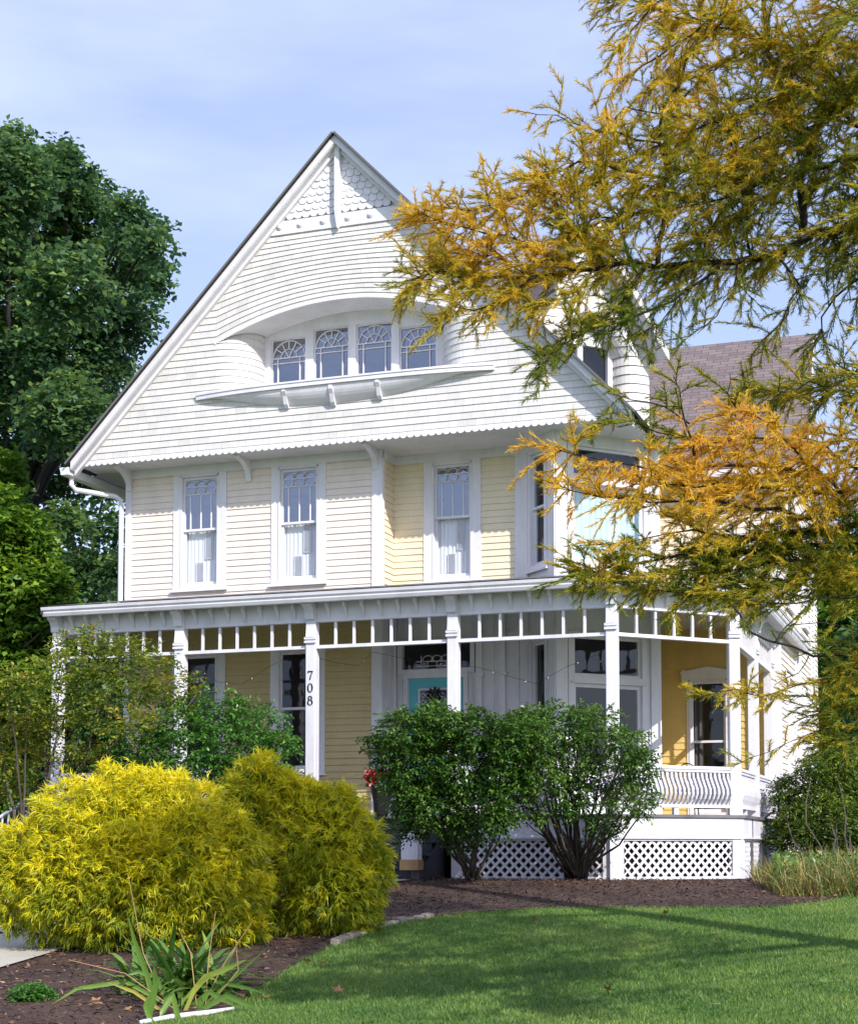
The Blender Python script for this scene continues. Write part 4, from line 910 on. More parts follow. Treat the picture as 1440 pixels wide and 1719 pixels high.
# grass blades
lawn_poly = edge + [(11, -3), (11, -24), (-1, -24)]
n = 560000
x = rng.uniform(-4.5, 7.5, n); u = rng.uniform(0, 1, n); y = -17.5 + 16.3 * u ** 1.1
ok = inpoly(x + rng.normal(size=n) * .03, y + rng.normal(size=n) * .03, lawn_poly); x, y = x[ok], y[ok]; n = len(x)
P = np.stack([x, y, gv(x, y)], 1); D = rng.normal(size=(n, 3)) * [.45, .45, 0] + [0, 0, 1]
cl = np.sin(x * 2.1 + 1.3 * np.sin(y * 1.7)) * np.cos(y * 1.4 + np.sin(x * 1.1)); T = np.clip(.46 + .16 * cl + .12 * np.sin(x * 5.3 + 2 * np.sin(y * 3.1)) * np.sin(y * 4.1 + x) + rng.normal(size=n) * .19, 0, 1)
V = np.empty((n, 3, 3)); Sd = nrm(np.cross(D, rng.normal(size=(n, 3)))); wd = rng.uniform(.003, .006, n)[:, None]; hh = rng.uniform(.018, .046, n)[:, None]
V[:, 0] = P - Sd * wd; V[:, 1] = P + Sd * wd; V[:, 2] = P + nrm(D) * hh
tag(raw('grass', V.reshape(-1, 3), n, 3, T, M['lawn'], None), kind='stuff')
# edging
m = MB(); ep = [at_g(*p) for p in [(560, 1588), (600, 1572), (640, 1557), (680, 1548), (725, 1541)]]
for a, b in zip(ep[:-1], ep[1:]):
    for q in range(3):
        A = a + (b - a) * (q + .05) / 3; B = a + (b - a) * (q + .93) / 3; w_h = .045 + random.uniform(-.01, .01); dr_ = nrm(B - A); sd = np.array([dr_[1], -dr_[0], 0]) * w_h
        h = .05 + random.uniform(-.01, .015); m.hexa([A - sd - [0, 0, .03], A + sd - [0, 0, .03], B + sd - [0, 0, .03], B - sd - [0, 0, .03], A - sd * .9 + [0, 0, h], A + sd * .9 + [0, 0, h * .8], B + sd * .9 + [0, 0, h * .8], B - sd * .9 + [0, 0, h]])
tag(m.build('stone_edging', M['edgestone'], bevel=.01), 'row of low tan edging stones where the dark mulch meets the lawn', 'edging')
m = MB(); ep = [at_g(*p) for p in [(235, 1722), (290, 1712), (345, 1706), (392, 1698)]]; m.tube([p + [0, 0, .02] for p in ep], [.016, .02, .02, .012], 8)
tag(m.build('garden_edging', M['porchwhite'], smooth=True), 'white plastic edging strip at the foot of the strap leaved clump', 'edging')

# ================================================================== PLANTS
def cp(lst, d0, jit=0.):
    out = []
    for q in lst:
        px, py, r = q[:3]; d = d0 + (q[3] if len(q) > 3 else 0) + rng.normal() * jit
        p = at_d(px, py, d); out.append((p[0], p[1], p[2], r * d / F))
    return out
def twig_leaves(clumps, per_m2, k, tw_len, ll, lw, droop=.35, flat=.8, inner=.45, tb=.5, tv=.2, up=.2):
    """leaves set along short twigs that grow out of the clumps"""
    O = []; Dd = []; TT = []
    for (x, y, z, r) in clumps:
        n = max(8, int(per_m2 * r * r)); s = sph(n); rad = np.where(rng.random(n) < .72, rng.uniform(.75, 1.08, n), rng.uniform(inner, .8, n))
        lump = 1 + .16 * np.sin(s[:, 0] * 6 + x * 3) * np.cos(s[:, 1] * 7 + y * 2) + .1 * np.sin(s[:, 2] * 9 + z * 5)
        p = s * (rad * lump * r)[:, None]; p[:, 2] *= flat; O.append(p + (x, y, z)); Dd.append(nrm(s * [1, 1, .7] + rng.normal(size=(n, 3)) * .45 + [0, 0, up])); TT.append(np.full(n, rng.normal() * .07) + rng.normal(size=n) * .10 + .12 * s[:, 2])
    O = np.concatenate(O); Dd = np.concatenate(Dd); TT = np.concatenate(TT); n = len(O)
    side = nrm(np.cross(Dd, rng.normal(size=(n, 3)) * .3 + [0, 0, 1]))
    Ps = []; Ds = []; Ns = []; Ts = []
    for j in range(k):
        t = (j + .5) / k; sg = 1 if j % 2 else -1
        Ps.append(O + Dd * tw_len * (t - .3) - np.array([0, 0, 1]) * (tw_len * .35 * t * t)); Ds.append(nrm(Dd * .55 + side * sg * .9 + rng.normal(size=(n, 3)) * .28 - [0, 0, droop])); Ns.append(nrm(rng.normal(size=(n, 3)) * .35 + [0, 0, 1])); Ts.append(np.clip(tb + TT + rng.normal(size=n) * tv, 0, 1))
    P = np.concatenate(Ps); m_ = len(P)
    return P, np.concatenate(Ds), np.concatenate(Ns), rng.uniform(.7, 1.15, m_) * ll, rng.uniform(.75, 1.1, m_) * lw, np.concatenate(Ts)
def crown(name, clumps, mat, parent, **k):
    P, D, Nn, l, w_, T = twig_leaves(clumps, **k); return leaves(name, P, D, Nn, l, w_, T, mat, parent)
def wig(a, b, n=6, amt=.08, sag=0):
    a = np.array(a, float); b = np.array(b, float); L_ = np.linalg.norm(b - a); pts = []
    off = np.zeros(3)
    for i in range(n + 1):
        t = i / n; off = off + rng.normal(size=3) * amt * L_ / n
        pts.append(a + (b - a) * t + off * math.sin(math.pi * min(1, t * 1.0)) + np.array([0, 0, sag * L_ * math.sin(math.pi * t)]))
    return pts
def stems(m, base, targets, r0, r1, n=6, amt=.12, spread=.06, sides=5):
    for t in targets:
        b = np.array(base) + rng.normal(size=3) * [spread, spread, 0]; p = wig(b, t, n, amt); m.tube(p, list(np.linspace(r0 * random.uniform(.7, 1.1), r1, len(p))), sides)
def plant(name, base, label, cat, group=None):
    o = empty(name, tuple(base)); tag(o, label, cat, group); return o
def local(o, root):   # mesh built in world coordinates: keep it there under its thing
    o.parent = root; o.matrix_parent_inverse.identity(); o.location = (-root.location[0], -root.location[1], -root.location[2]); return o

# big dark maple behind the house on the left
d = 37.
mp_ = [(0, 300, 85), (95, 300, 62), (20, 240, 35), (100, 262, 28), (60, 390, 85), (150, 375, 62), (150, 320, 35), (222, 362, 40), (254, 405, 34), (240, 462, 40), (195, 440, 56), (110, 480, 75), (20, 490, 85), (190, 545, 58), (228, 520, 30), (100, 590, 85), (20, 610, 85), (165, 625, 52), (110, 690, 75), (30, 720, 85), (180, 700, 42), (90, 790, 60), (165, 790, 40), (-10, 850, 60), (110, 880, 40), (185, 885, 34), (150, 960, 45), (60, 980, 60), (-70, 380, 110), (-80, 600, 130), (200, 960, 32), (202, 620, 22), (276, 385, 14), (270, 450, 14), (190, 820, 18)]
cl = [(c[0], c[1], c[2], c[3] * .86) for c in cp(mp_, d, 2.0)]
b0 = at_d(45, 1420, d); tree = plant('maple_tree', (b0[0], b0[1], 0), 'tall dark green maple with a broad crown behind the left side of the house', 'tree')
local(crown('crown', cl, M['maple'], None, per_m2=560, k=7, tw_len=.55, ll=.165, lw=.13, tb=.50, tv=.24, flat=.85, inner=.45), tree)
m = MB(); top = at_d(60, 560, d); m.tube(wig((b0[0], b0[1], -.3), top, 7, .05), list(np.linspace(.45, .10, 8)), 10); tr0 = at_d(45, 800, d)
for c in cl[:28]:
    st = np.array([tr0[0] + random.uniform(-.1, .1), tr0[1], random.uniform(tr0[2] - 1.5, top[2] - 1)]); m.tube(wig(st, (c[0], c[1], c[2]), 7, .16, .05), list(np.linspace(.10, .02, 8)), 5)
local(m.build('trunk', M['bark'], None, smooth=True), tree)
# nearer, lighter maple at the left edge
d = 31.; ml = [(-10, 790, 42), (-30, 870, 70), (35, 910, 52), (15, 990, 75), (75, 985, 38), (100, 1000, 22), (45, 1070, 62), (-30, 1090, 80), (85, 1030, 30), (55, 1150, 50), (20, 1220, 60), (-20, 1300, 60)]
b0 = at_d(-60, 1420, d); tree = plant('young_maple', (b0[0], b0[1], 0), 'bright green young maple at the far left edge in front of the dark one', 'tree')
cl = cp(ml, d, .6)
local(crown('crown', cl, M['maple2'], None, per_m2=900, k=6, tw_len=.35, ll=.17, lw=.13, tb=.5, tv=.18, flat=.85), tree)
m = MB(); m.tube(wig((b0[0], b0[1], -.3), at_d(-40, 900, d), 6, .05), list(np.linspace(.2, .08, 7)), 8); stems(m, at_d(-50, 1200, d), [c[:3] for c in cl], .07, .015); local(m.build('trunk', M['greybark'], None, smooth=True), tree)
# background trees: left gap and right edge
def bgtree(px0, lst, d, label, mat='maple', name='background_tree', per=260):
    b = at_d(px0, 1420, d); t = plant(name, (b[0], b[1], 0), label, 'tree', 'trees behind the house'); cl = cp(lst, d, 1.2)
    local(crown('crown', cl, M[mat], None, per_m2=per, k=6, tw_len=.6, ll=.28, lw=.21, tb=.5, tv=.2, inner=.3), t)
    m = MB(); m.tube(wig((b[0], b[1], -.5), (cl[0][0], cl[0][1], cl[0][2]), 6, .04), list(np.linspace(.3, .1, 7)), 8); stems(m, (b[0], b[1], 1.5), [c[:3] for c in cl], .12, .03); local(m.build('trunk', M['bark'], None, smooth=True), t)
bgtree(150, [(150, 1010, 48), (190, 950, 26), (110, 950, 30), (200, 1010, 40), (90, 1060, 60), (180, 1090, 60), (125, 870, 18), (175, 825, 14), (60, 1180, 90), (180, 1200, 80), (100, 1300, 90)], 44, 'dark understorey tree between the left maples and the house corner')
bgtree(1430, [(1430, 1060, 60), (1410, 990, 45), (1440, 960, 60), (1400, 1130, 45), (1440, 1180, 70), (1400, 1230, 50), (1470, 1040, 70), (1400, 1300, 60), (1450, 1320, 70)], 48, 'bright green tree past the right rear corner of the house', 'maple2')
bgtree(1490, [(1480, 1240, 70), (1500, 1100, 80), (1440, 1380, 60), (1500, 1330, 90), (1390, 1390, 40)], 44, 'dark green tree low at the right edge beyond the rear wing')
bgtree(-60, [(-50, 1150, 110), (-60, 1300, 110), (30, 1330, 80), (120, 1380, 70), (-30, 1000, 90)], 46, 'dense dark tree low behind the left end of the porch')
# thin dogwood with layered yellow-green leaves at the left of the porch
d = 23.
dl = [(150, 1085, 55), (215, 1100, 50), (265, 1115, 32), (105, 1120, 50), (285, 1150, 36), (55, 1165, 55), (180, 1150, 60), (10, 1140, 45), (235, 1165, 38), (325, 1140, 16), (70, 1215, 48), (140, 1200, 55), (0, 1220, 55), (215, 1215, 38), (110, 1265, 45), (30, 1275, 50), (165, 1275, 38), (200, 1310, 30), (15, 1335, 40), (330, 1165, 14), (300, 1190, 20), (60, 1330, 34)]
cl = cp(dl, d, .4)
b0 = at_d(55, 1455, d); t = plant('dogwood', (b0[0], b0[1], gz(0, b0[1])), 'thin small tree with layered yellow green leaves before the left porch column', 'small tree')
local(crown('crown', cl, M['dogwood'], None, per_m2=540, k=7, tw_len=.24, ll=.085, lw=.042, tb=.5, tv=.16, flat=.55, inner=.2, droop=.15), t)
m = MB(); stems(m, (b0[0], b0[1], 0), [c[:3] for c in cl], .035, .006, 8, .12, .10); local(m.build('stems', M['greybark'], None, smooth=True), t)
# burning bushes
def bush(lst, d, base, label, mat, tb, per=1500, ll=.070, lw=.036, ns=1, jitter=.18):
    cl = cp(lst, d, .22); b0 = at_g(*base) if base else None
    if b0 is None: b0 = np.array([cl[0][0], cl[0][1], 0])
    t = plant('garden_bush', b0, label, 'bush', 'leafy bushes in front of the porch')
    local(crown('foliage', cl, M[mat], None, per_m2=per, k=8, tw_len=.17, ll=ll, lw=lw, tb=tb, tv=.16, flat=.85, inner=.35, droop=.45, up=.3), t)
    m = MB()
    for _ in range(ns): stems(m, b0, [(c[0] + rng.normal() * .08, c[1], c[2] + rng.normal() * .1) for c in cl], .026, .006, 7, .16, .07)
    local(m.build('stems', M['greybark'], None, smooth=True), t)
bush([(230, 1255, 50), (300, 1215, 48), (365, 1195, 46), (430, 1215, 48), (470, 1250, 30), (395, 1260, 62), (320, 1275, 58), (205, 1285, 34), (450, 1300, 44), (255, 1310, 44), (180, 1300, 22), (400, 1310, 50), (480, 1240, 18)], 22.6, None, 'mid green bush behind the yellow cypresses, left of the numbered column', 'bush2', .45, 1300)
bush([(655, 1262, 34), (680, 1230, 45), (730, 1215, 42), (790, 1225, 48), (850, 1240, 42), (700, 1290, 60), (780, 1290, 62), (850, 1300, 45), (690, 1335, 40), (730, 1350, 50), (800, 1360, 48), (690, 1380, 30), (770, 1400, 26), (840, 1370, 30), (670, 1205, 14), (622, 1240, 12)], 20.7, (790, 1481), 'large dark green bush right beside the front steps', 'bush', .62, 2000, ns=1)
bush([(895, 1235, 38), (940, 1220, 42), (1000, 1220, 42), (1050, 1250, 36), (960, 1280, 50), (1030, 1300, 42), (1075, 1300, 28), (900, 1300, 38), (960, 1340, 38), (1050, 1350, 32), (1090, 1340, 16), (890, 1360, 26), (1010, 1380, 24), (1080, 1270, 18), (970, 1195, 14), (868, 1275, 36), (872, 1225, 28), (862, 1325, 32), (905, 1205, 26), (880, 1208, 26), (866, 1240, 30)], 21.3, (967, 1479), 'open dark green bush in front of the white lattice', 'bush', .64, 1450, ns=2)
# golden thread cypresses
def cypress(lst, d, base, label, per, seedt=0.):
    cl = cp(lst, d); t = plant('golden_cypress', at_g(*base), label, 'conifer shrub', 'golden thread cypresses')
    O = []; Dd = []; TT = []
    for (x, y, z, r) in cl:
        n = int(per * 8.5 * r * r); s = sph(n); rad = np.where(rng.random(n) < .75, rng.uniform(.78, 1.02, n), rng.uniform(.35, .8, n))
        lump = 1 + .20 * np.sin(s[:, 0] * 8 + x * 5) * np.cos(s[:, 1] * 7 + y * 3) + .13 * np.sin(s[:, 2] * 11 + z * 7 + 3 * s[:, 0])
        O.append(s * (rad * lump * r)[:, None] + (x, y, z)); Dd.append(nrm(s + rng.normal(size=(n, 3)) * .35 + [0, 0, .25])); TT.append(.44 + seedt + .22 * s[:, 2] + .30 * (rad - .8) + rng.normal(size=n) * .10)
    O = np.concatenate(O); Dd = np.concatenate(Dd); TT = np.concatenate(TT); n = len(O); k = 9
    side = nrm(np.cross(Dd, rng.normal(size=(n, 3))))
    P = np.repeat(O, k, 0); a = np.tile(np.linspace(-.95, .95, k), n)[:, None] + rng.normal(size=(n * k, 1)) * .12
    D = nrm(np.repeat(Dd, k, 0) * np.cos(a) + np.repeat(side, k, 0) * np.sin(a) + rng.normal(size=(n * k, 3)) * .12)
    B = np.array([0, 0, -1.1]) + rng.normal(size=(n * k, 3)) * .35
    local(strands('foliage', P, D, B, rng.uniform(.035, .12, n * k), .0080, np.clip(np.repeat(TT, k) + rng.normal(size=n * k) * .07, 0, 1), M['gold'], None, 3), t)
    m = MB(); b0 = at_g(*base); stems(m, b0, [c[:3] for c in cl], .03, .008, 5, .1, .08); local(m.build('stems', M['bark'], None), t)
g1 = at_g(240, 1592); d1 = float((g1 - CAM) @ FW); g2 = at_g(545, 1576); d2 = float((g2 - CAM) @ FW)
cypress([(60, 1440, 66), (125, 1385, 72), (205, 1350, 66), (260, 1345, 60), (310, 1385, 74), (370, 1440, 74), (335, 1500, 80, -.2), (230, 1470, 100, -.3), (130, 1480, 88, -.2), (50, 1500, 58), (85, 1540, 44), (180, 1545, 55, -.25), (290, 1550, 55, -.3), (375, 1545, 58), (180, 1420, 95, -.1), (290, 1450, 90, -.25), (420, 1500, 36), (20, 1480, 34), (390, 1390, 30), (25, 1540, 26), (130, 1568, 34), (230, 1575, 34), (330, 1572, 30), (420, 1560, 26), (5, 1430, 30)], d1, (240, 1592), 'broad bright yellow cypress mound, the larger and nearer of the two', 700)
cypress([(480, 1545, 36), (520, 1560, 30), (478, 1325, 34), (530, 1345, 30), (430, 1325, 50), (442, 1295, 30), (415, 1360, 55), (495, 1365, 62), (560, 1375, 50), (600, 1420, 48), (530, 1430, 75, -.2), (460, 1440, 66), (622, 1468, 36), (560, 1490, 66, -.2), (490, 1515, 62, -.1), (600, 1510, 42), (545, 1545, 38), (570, 1340, 24), (500, 1335, 28), (640, 1440, 18), (500, 1560, 34), (560, 1565, 26), (610, 1545, 30), (455, 1560, 34), (530, 1578, 26), (580, 1570, 24), (490, 1580, 24)], d2 + .4, (540, 1562), 'smaller duller yellow cypress beside the dark front steps', 800, -.05)
cypress([(-30, 1420, 40), (-20, 1455, 40), (-60, 1440, 60)], 17.5, (-40, 1545), 'sliver of a third yellow cypress at the left edge', 700)
# ---- larch on the right: trunk off the frame, limbs reaching in
tb_ = at_d(1980, 1420, 11.5); t0 = np.array([tb_[0], tb_[1], gz(0, tb_[1])])
larch = plant('larch_tree', t0, 'autumn larch with orange and green needles and dark limbs reaching in from the right', 'tree')
m = MB(); m.tube(wig(t0 - [0, 0, .3], t0 + [.2, .2, 12], 8, .02), list(np.linspace(.26, .05, 9)), 10); local(m.build('trunk', M['larchbark'], None, smooth=True), larch)
BR = [
 # pts px, d0,d1, r0,r1, hue, twigs per m, twig length, connect
 ([(1500, 374), (1370, 393), (1290, 428), (1235, 440), (1100, 447), (1040, 440), (960, 455), (880, 462), (800, 465), (740, 455), (690, 470)], 11, 10.2, .062, .006, .50, 34, .30, 1),
 ([(1352, 390), (1345, 300), (1365, 245), (1320, 205), (1300, 120), (1280, 30), (1285, -60)], 10.9, 10.9, .030, .012, .36, 26, .34, 0),
 ([(1100, 447), (1120, 290), (1105, 235), (1120, 180), (1150, 100), (1210, 40), (1240, -40)], 10.6, 10.5, .020, .006, .48, 16, .32, 0),
 ([(1102, 238), (1040, 225), (980, 212), (930, 195), (880, 188)], 10.5, 10.3, .009, .002, .62, 12, .22, 0),
 ([(1080, 447), (1040, 520), (980, 560), (930, 595), (900, 630)], 10.5, 10.2, .016, .003, .22, 30, .24, 0),
 ([(1210, 445), (1130, 500), (1060, 530), (1000, 540), (940, 575), (905, 605)], 10.7, 10.4, .014, .003, .30, 20, .22, 0),
 ([(960, 455), (910, 420), (850, 400), (780, 378), (720, 368), (700, 352)], 10.4, 10.1, .013, .003, .72, 34, .26, 0),
 ([(900, 462), (850, 500), (800, 520), (760, 515), (735, 540)], 10.3, 10.1, .011, .003, .58, 28, .22, 0),
 ([(850, 400), (840, 340), (822, 300), (805, 262)], 10.3, 10.2, .007, .002, .80, 12, .14, 0),
 ([(1115, 300), (1040, 280), (970, 272), (920, 300), (870, 330), (840, 350), (790, 350), (730, 345)], 10.5, 10.2, .012, .003, .60, 30, .26, 0),
 ([(1000, 450), (960, 380), (930, 330), (925, 290)], 10.4, 10.3, .010, .003, .58, 30, .26, 0),
 ([(1060, 445), (1040, 370), (1010, 320), (1000, 290)], 10.5, 10.4, .010, .003, .52, 30, .26, 0),
 ([(1180, 442), (1190, 370), (1170, 300), (1180, 240)], 10.7, 10.6, .010, .003, .42, 30, .26, 0),
 ([(1260, 435), (1250, 360), (1230, 290), (1240, 220), (1200, 170)], 10.8, 10.7, .012, .003, .34, 34, .28, 0),
 ([(1300, 425), (1340, 480), (1320, 530), (1280, 570), (1260, 600)], 10.8, 10.6, .012, .003, .36, 12, .26, 0),
 ([(1240, 440), (1230, 490), (1200, 530), (1170, 560)], 10.7, 10.5, .010, .002, .34, 13, .24, 0),
 ([(1150, 445), (1140, 500), (1110, 545), (1080, 560)], 10.6, 10.4, .010, .002, .28, 14, .22, 0),
 ([(1500, 440), (1430, 470), (1380, 530), (1370, 570), (1340, 600)], 11, 10.7, .014, .003, .36, 14, .28, 0),
 ([(1500, 60), (1400, 85), (1310, 75), (1200, 35), (1110, 20), (1020, -15)], 11, 10.5, .022, .004, .55, 32, .30, 1),
 ([(1500, 160), (1390, 135), (1290, 170), (1190, 205), (1110, 240), (1040, 270)], 11, 10.5, .018, .004, .40, 34, .30, 1),
 ([(1500, 265), (1410, 265), (1310, 300), (1210, 335), (1110, 355), (1010, 370), (920, 405)], 11, 10.4, .018, .004, .40, 34, .28, 0),
 ([(1500, 330), (1420, 330), (1400, 400), (1440, 450)], 11, 11, .012, .004, .30, 30, .28, 0),
 ([(1500, 10), (1420, 20), (1380, -10), (1330, -20)], 11, 10.8, .012, .004, .62, 34, .30, 0),
 ([(1500, 215), (1440, 215), (1400, 190), (1350, 200)], 11, 10.8, .012, .004, .34, 34, .30, 0),
 ([(1240, 0), (1160, 60), (1080, 110), (1030, 140), (1010, 190)], 10.6, 10.3, .010, .002, .62, 18, .24, 0),
 ([(1140, -30), (1080, 30), (1050, 60), (1030, 90)], 10.5, 10.3, .008, .002, .60, 16, .22, 0),
 ([(1180, 205), (1100, 190), (1050, 180), (1020, 210), (990, 240)], 10.5, 10.3, .008, .002, .58, 16, .24, 0),
 ([(1285, 60), (1220, 100), (1160, 150), (1120, 200)], 10.9, 10.6, .008, .002, .5, 30, .28, 0),
 ([(1500, 100), (1430, 160), (1350, 230), (1270, 260), (1200, 280)], 11, 10.6, .012, .002, .42, 34, .30, 0),
 ([(1320, 205), (1240, 250), (1140, 290), (1060, 320)], 10.8, 10.5, .008, .002, .48, 32, .30, 0),
 ([(1350, 300), (1280, 330), (1200, 385), (1150, 410)], 10.8, 10.6, .008, .002, .38, 32, .30, 0),
 ([(1400, 260), (1440, 300), (1430, 360)], 10.9, 10.8, .008, .002, .34, 34, .30, 0),
 ([(1500, 400), (1440, 420), (1380, 450), (1330, 470)], 10.9, 10.8, .008, .002, .32, 20, .26, 0),
 ([(1040, 440), (1000, 410), (960, 340), (900, 300)], 10.5, 10.3, .008, .002, .60, 32, .26, 0),
 ([(880, 462), (830, 430), (790, 430), (750, 420)], 10.4, 10.2, .006, .002, .72, 32, .24, 0),
 ([(1000, 445), (960, 500), (900, 510), (850, 495)], 10.4, 10.2, .006, .002, .52, 30, .22, 0),
 ([(1420, 20), (1380, 60), (1330, 110), (1330, 150)], 10.9, 10.7, .008, .002, .50, 34, .30, 0),
 ([(1200, 35), (1150, 90), (1100, 130), (1080, 160)], 10.7, 10.5, .006, .002, .58, 24, .26, 0),
 # second mass
 ([(1500, 868), (1400, 885), (1330, 893), (1250, 908), (1180, 930), (1100, 938), (1020, 950), (965, 962)], 9.6, 8.9, .050, .004, .22, 34, .24, 1),
 ([(1500, 905), (1400, 915), (1280, 925), (1170, 945)], 9.7, 9.2, .040, .012, .15, 26, .22, 1),
 ([(1400, 872), (1412, 822), (1370, 792), (1330, 752), (1275, 705), (1240, 690)], 9.4, 9.0, .018, .003, .82, 34, .25, 0),
 ([(1390, 800), (1310, 790), (1230, 780), (1150, 785), (1060, 780), (980, 762), (930, 752)], 9.3, 8.8, .015, .003, .84, 34, .24, 0),
 ([(1350, 870), (1270, 850), (1190, 845), (1100, 842), (1010, 832), (940, 820)], 9.3, 8.8, .014, .003, .74, 32, .22, 0),
 ([(1370, 830), (1290, 820), (1210, 812), (1130, 808), (1060, 812)], 9.3, 8.9, .010, .003, .78, 34, .24, 0),
 ([(1300, 740), (1240, 735), (1180, 745), (1130, 755)], 9.2, 9.0, .008, .002, .85, 30, .22, 0),
 ([(1500, 790), (1440, 780), (1390, 750), (1340, 735)], 9.6, 9.3, .014, .003, .74, 34, .26, 0),
 ([(1500, 740), (1440, 740), (1400, 730)], 9.6, 9.4, .010, .003, .60, 28, .22, 0),
 ([(1162, 765), (1152, 705), (1140, 655), (1130, 630)], 9.0, 8.9, .010, .003, .30, 26, .20, 0),
 ([(1162, 738), (1100, 725), (1060, 705), (1010, 712), (985, 722)], 9.0, 8.8, .008, .002, .35, 22, .20, 0),
 ([(1158, 710), (1110, 680), (1060, 672), (1020, 660)], 9.0, 8.8, .006, .002, .30, 18, .18, 0),
 ([(1240, 690), (1220, 660), (1225, 625)], 9.1, 9.0, .006, .002, .34, 18, .15, 0),
 ([(1500, 660), (1430, 655), (1360, 648), (1300, 660), (1250, 650)], 9.8, 9.4, .012, .003, .32, 24, .22, 1),
 ([(1500, 610), (1440, 620), (1400, 650), (1370, 690)], 9.8, 9.6, .009, .003, .34, 20, .22, 0),
 ([(1500, 950), (1380, 968), (1280, 985), (1180, 995), (1080, 985), (1010, 970), (980, 962)], 9.4, 8.9, .016, .003, .38, 36, .22, 1),
 ([(1400, 935), (1300, 945), (1200, 962), (1110, 965), (1040, 955)], 9.4, 9.0, .012, .003, .40, 34, .20, 0),
 ([(1260, 900), (1160, 890), (1080, 905), (1020, 915)], 9.2, 8.9, .009, .002, .62, 30, .20, 0),
 ([(1500, 1000), (1420, 1005), (1340, 1010), (1270, 1015)], 9.4, 9.1, .010, .003, .40, 24, .20, 0),
 ([(1500, 835), (1440, 840), (1390, 850)], 9.6, 9.4, .010, .003, .70, 30, .22, 0),
 # bare lower branch
 ([(1230, 1018), (1262, 1058), (1300, 1080), (1360, 1097), (1440, 1103), (1520, 1098)][::-1], 9.2, 8.9, .016, .007, .40, 3, .12, 1),
 ([(1300, 1080), (1320, 1050), (1380, 1045), (1440, 1060)], 9.0, 9.0, .004, .002, .40, 2, .10, 0),
 ([(1360, 1097), (1340, 1130), (1300, 1150)], 9.0, 9.0, .004, .002, .40, 3, .10, 0),
 # low twigs over the porch corner
 ([(1510, 1130), (1430, 1135), (1350, 1150), (1280, 1165), (1225, 1162), (1170, 1172)], 9.2, 8.6, .008, .002, .52, 13, .13, 1),
 ([(1510, 1195), (1430, 1215), (1360, 1232), (1290, 1262), (1235, 1285)], 9.2, 8.7, .007, .002, .50, 11, .13, 1),
 ([(1510, 1150), (1450, 1165), (1400, 1180), (1385, 1200)], 9.2, 9.0, .010, .003, .30, 40, .24, 0),
 ([(1510, 1080), (1450, 1110), (1400, 1125)], 9.2, 9.0, .010, .003, .32, 36, .22, 0),
 ([(1510, 1230), (1460, 1235), (1410, 1245), (1390, 1240)], 9.2, 9.0, .008, .003, .30, 34, .20, 0),
]
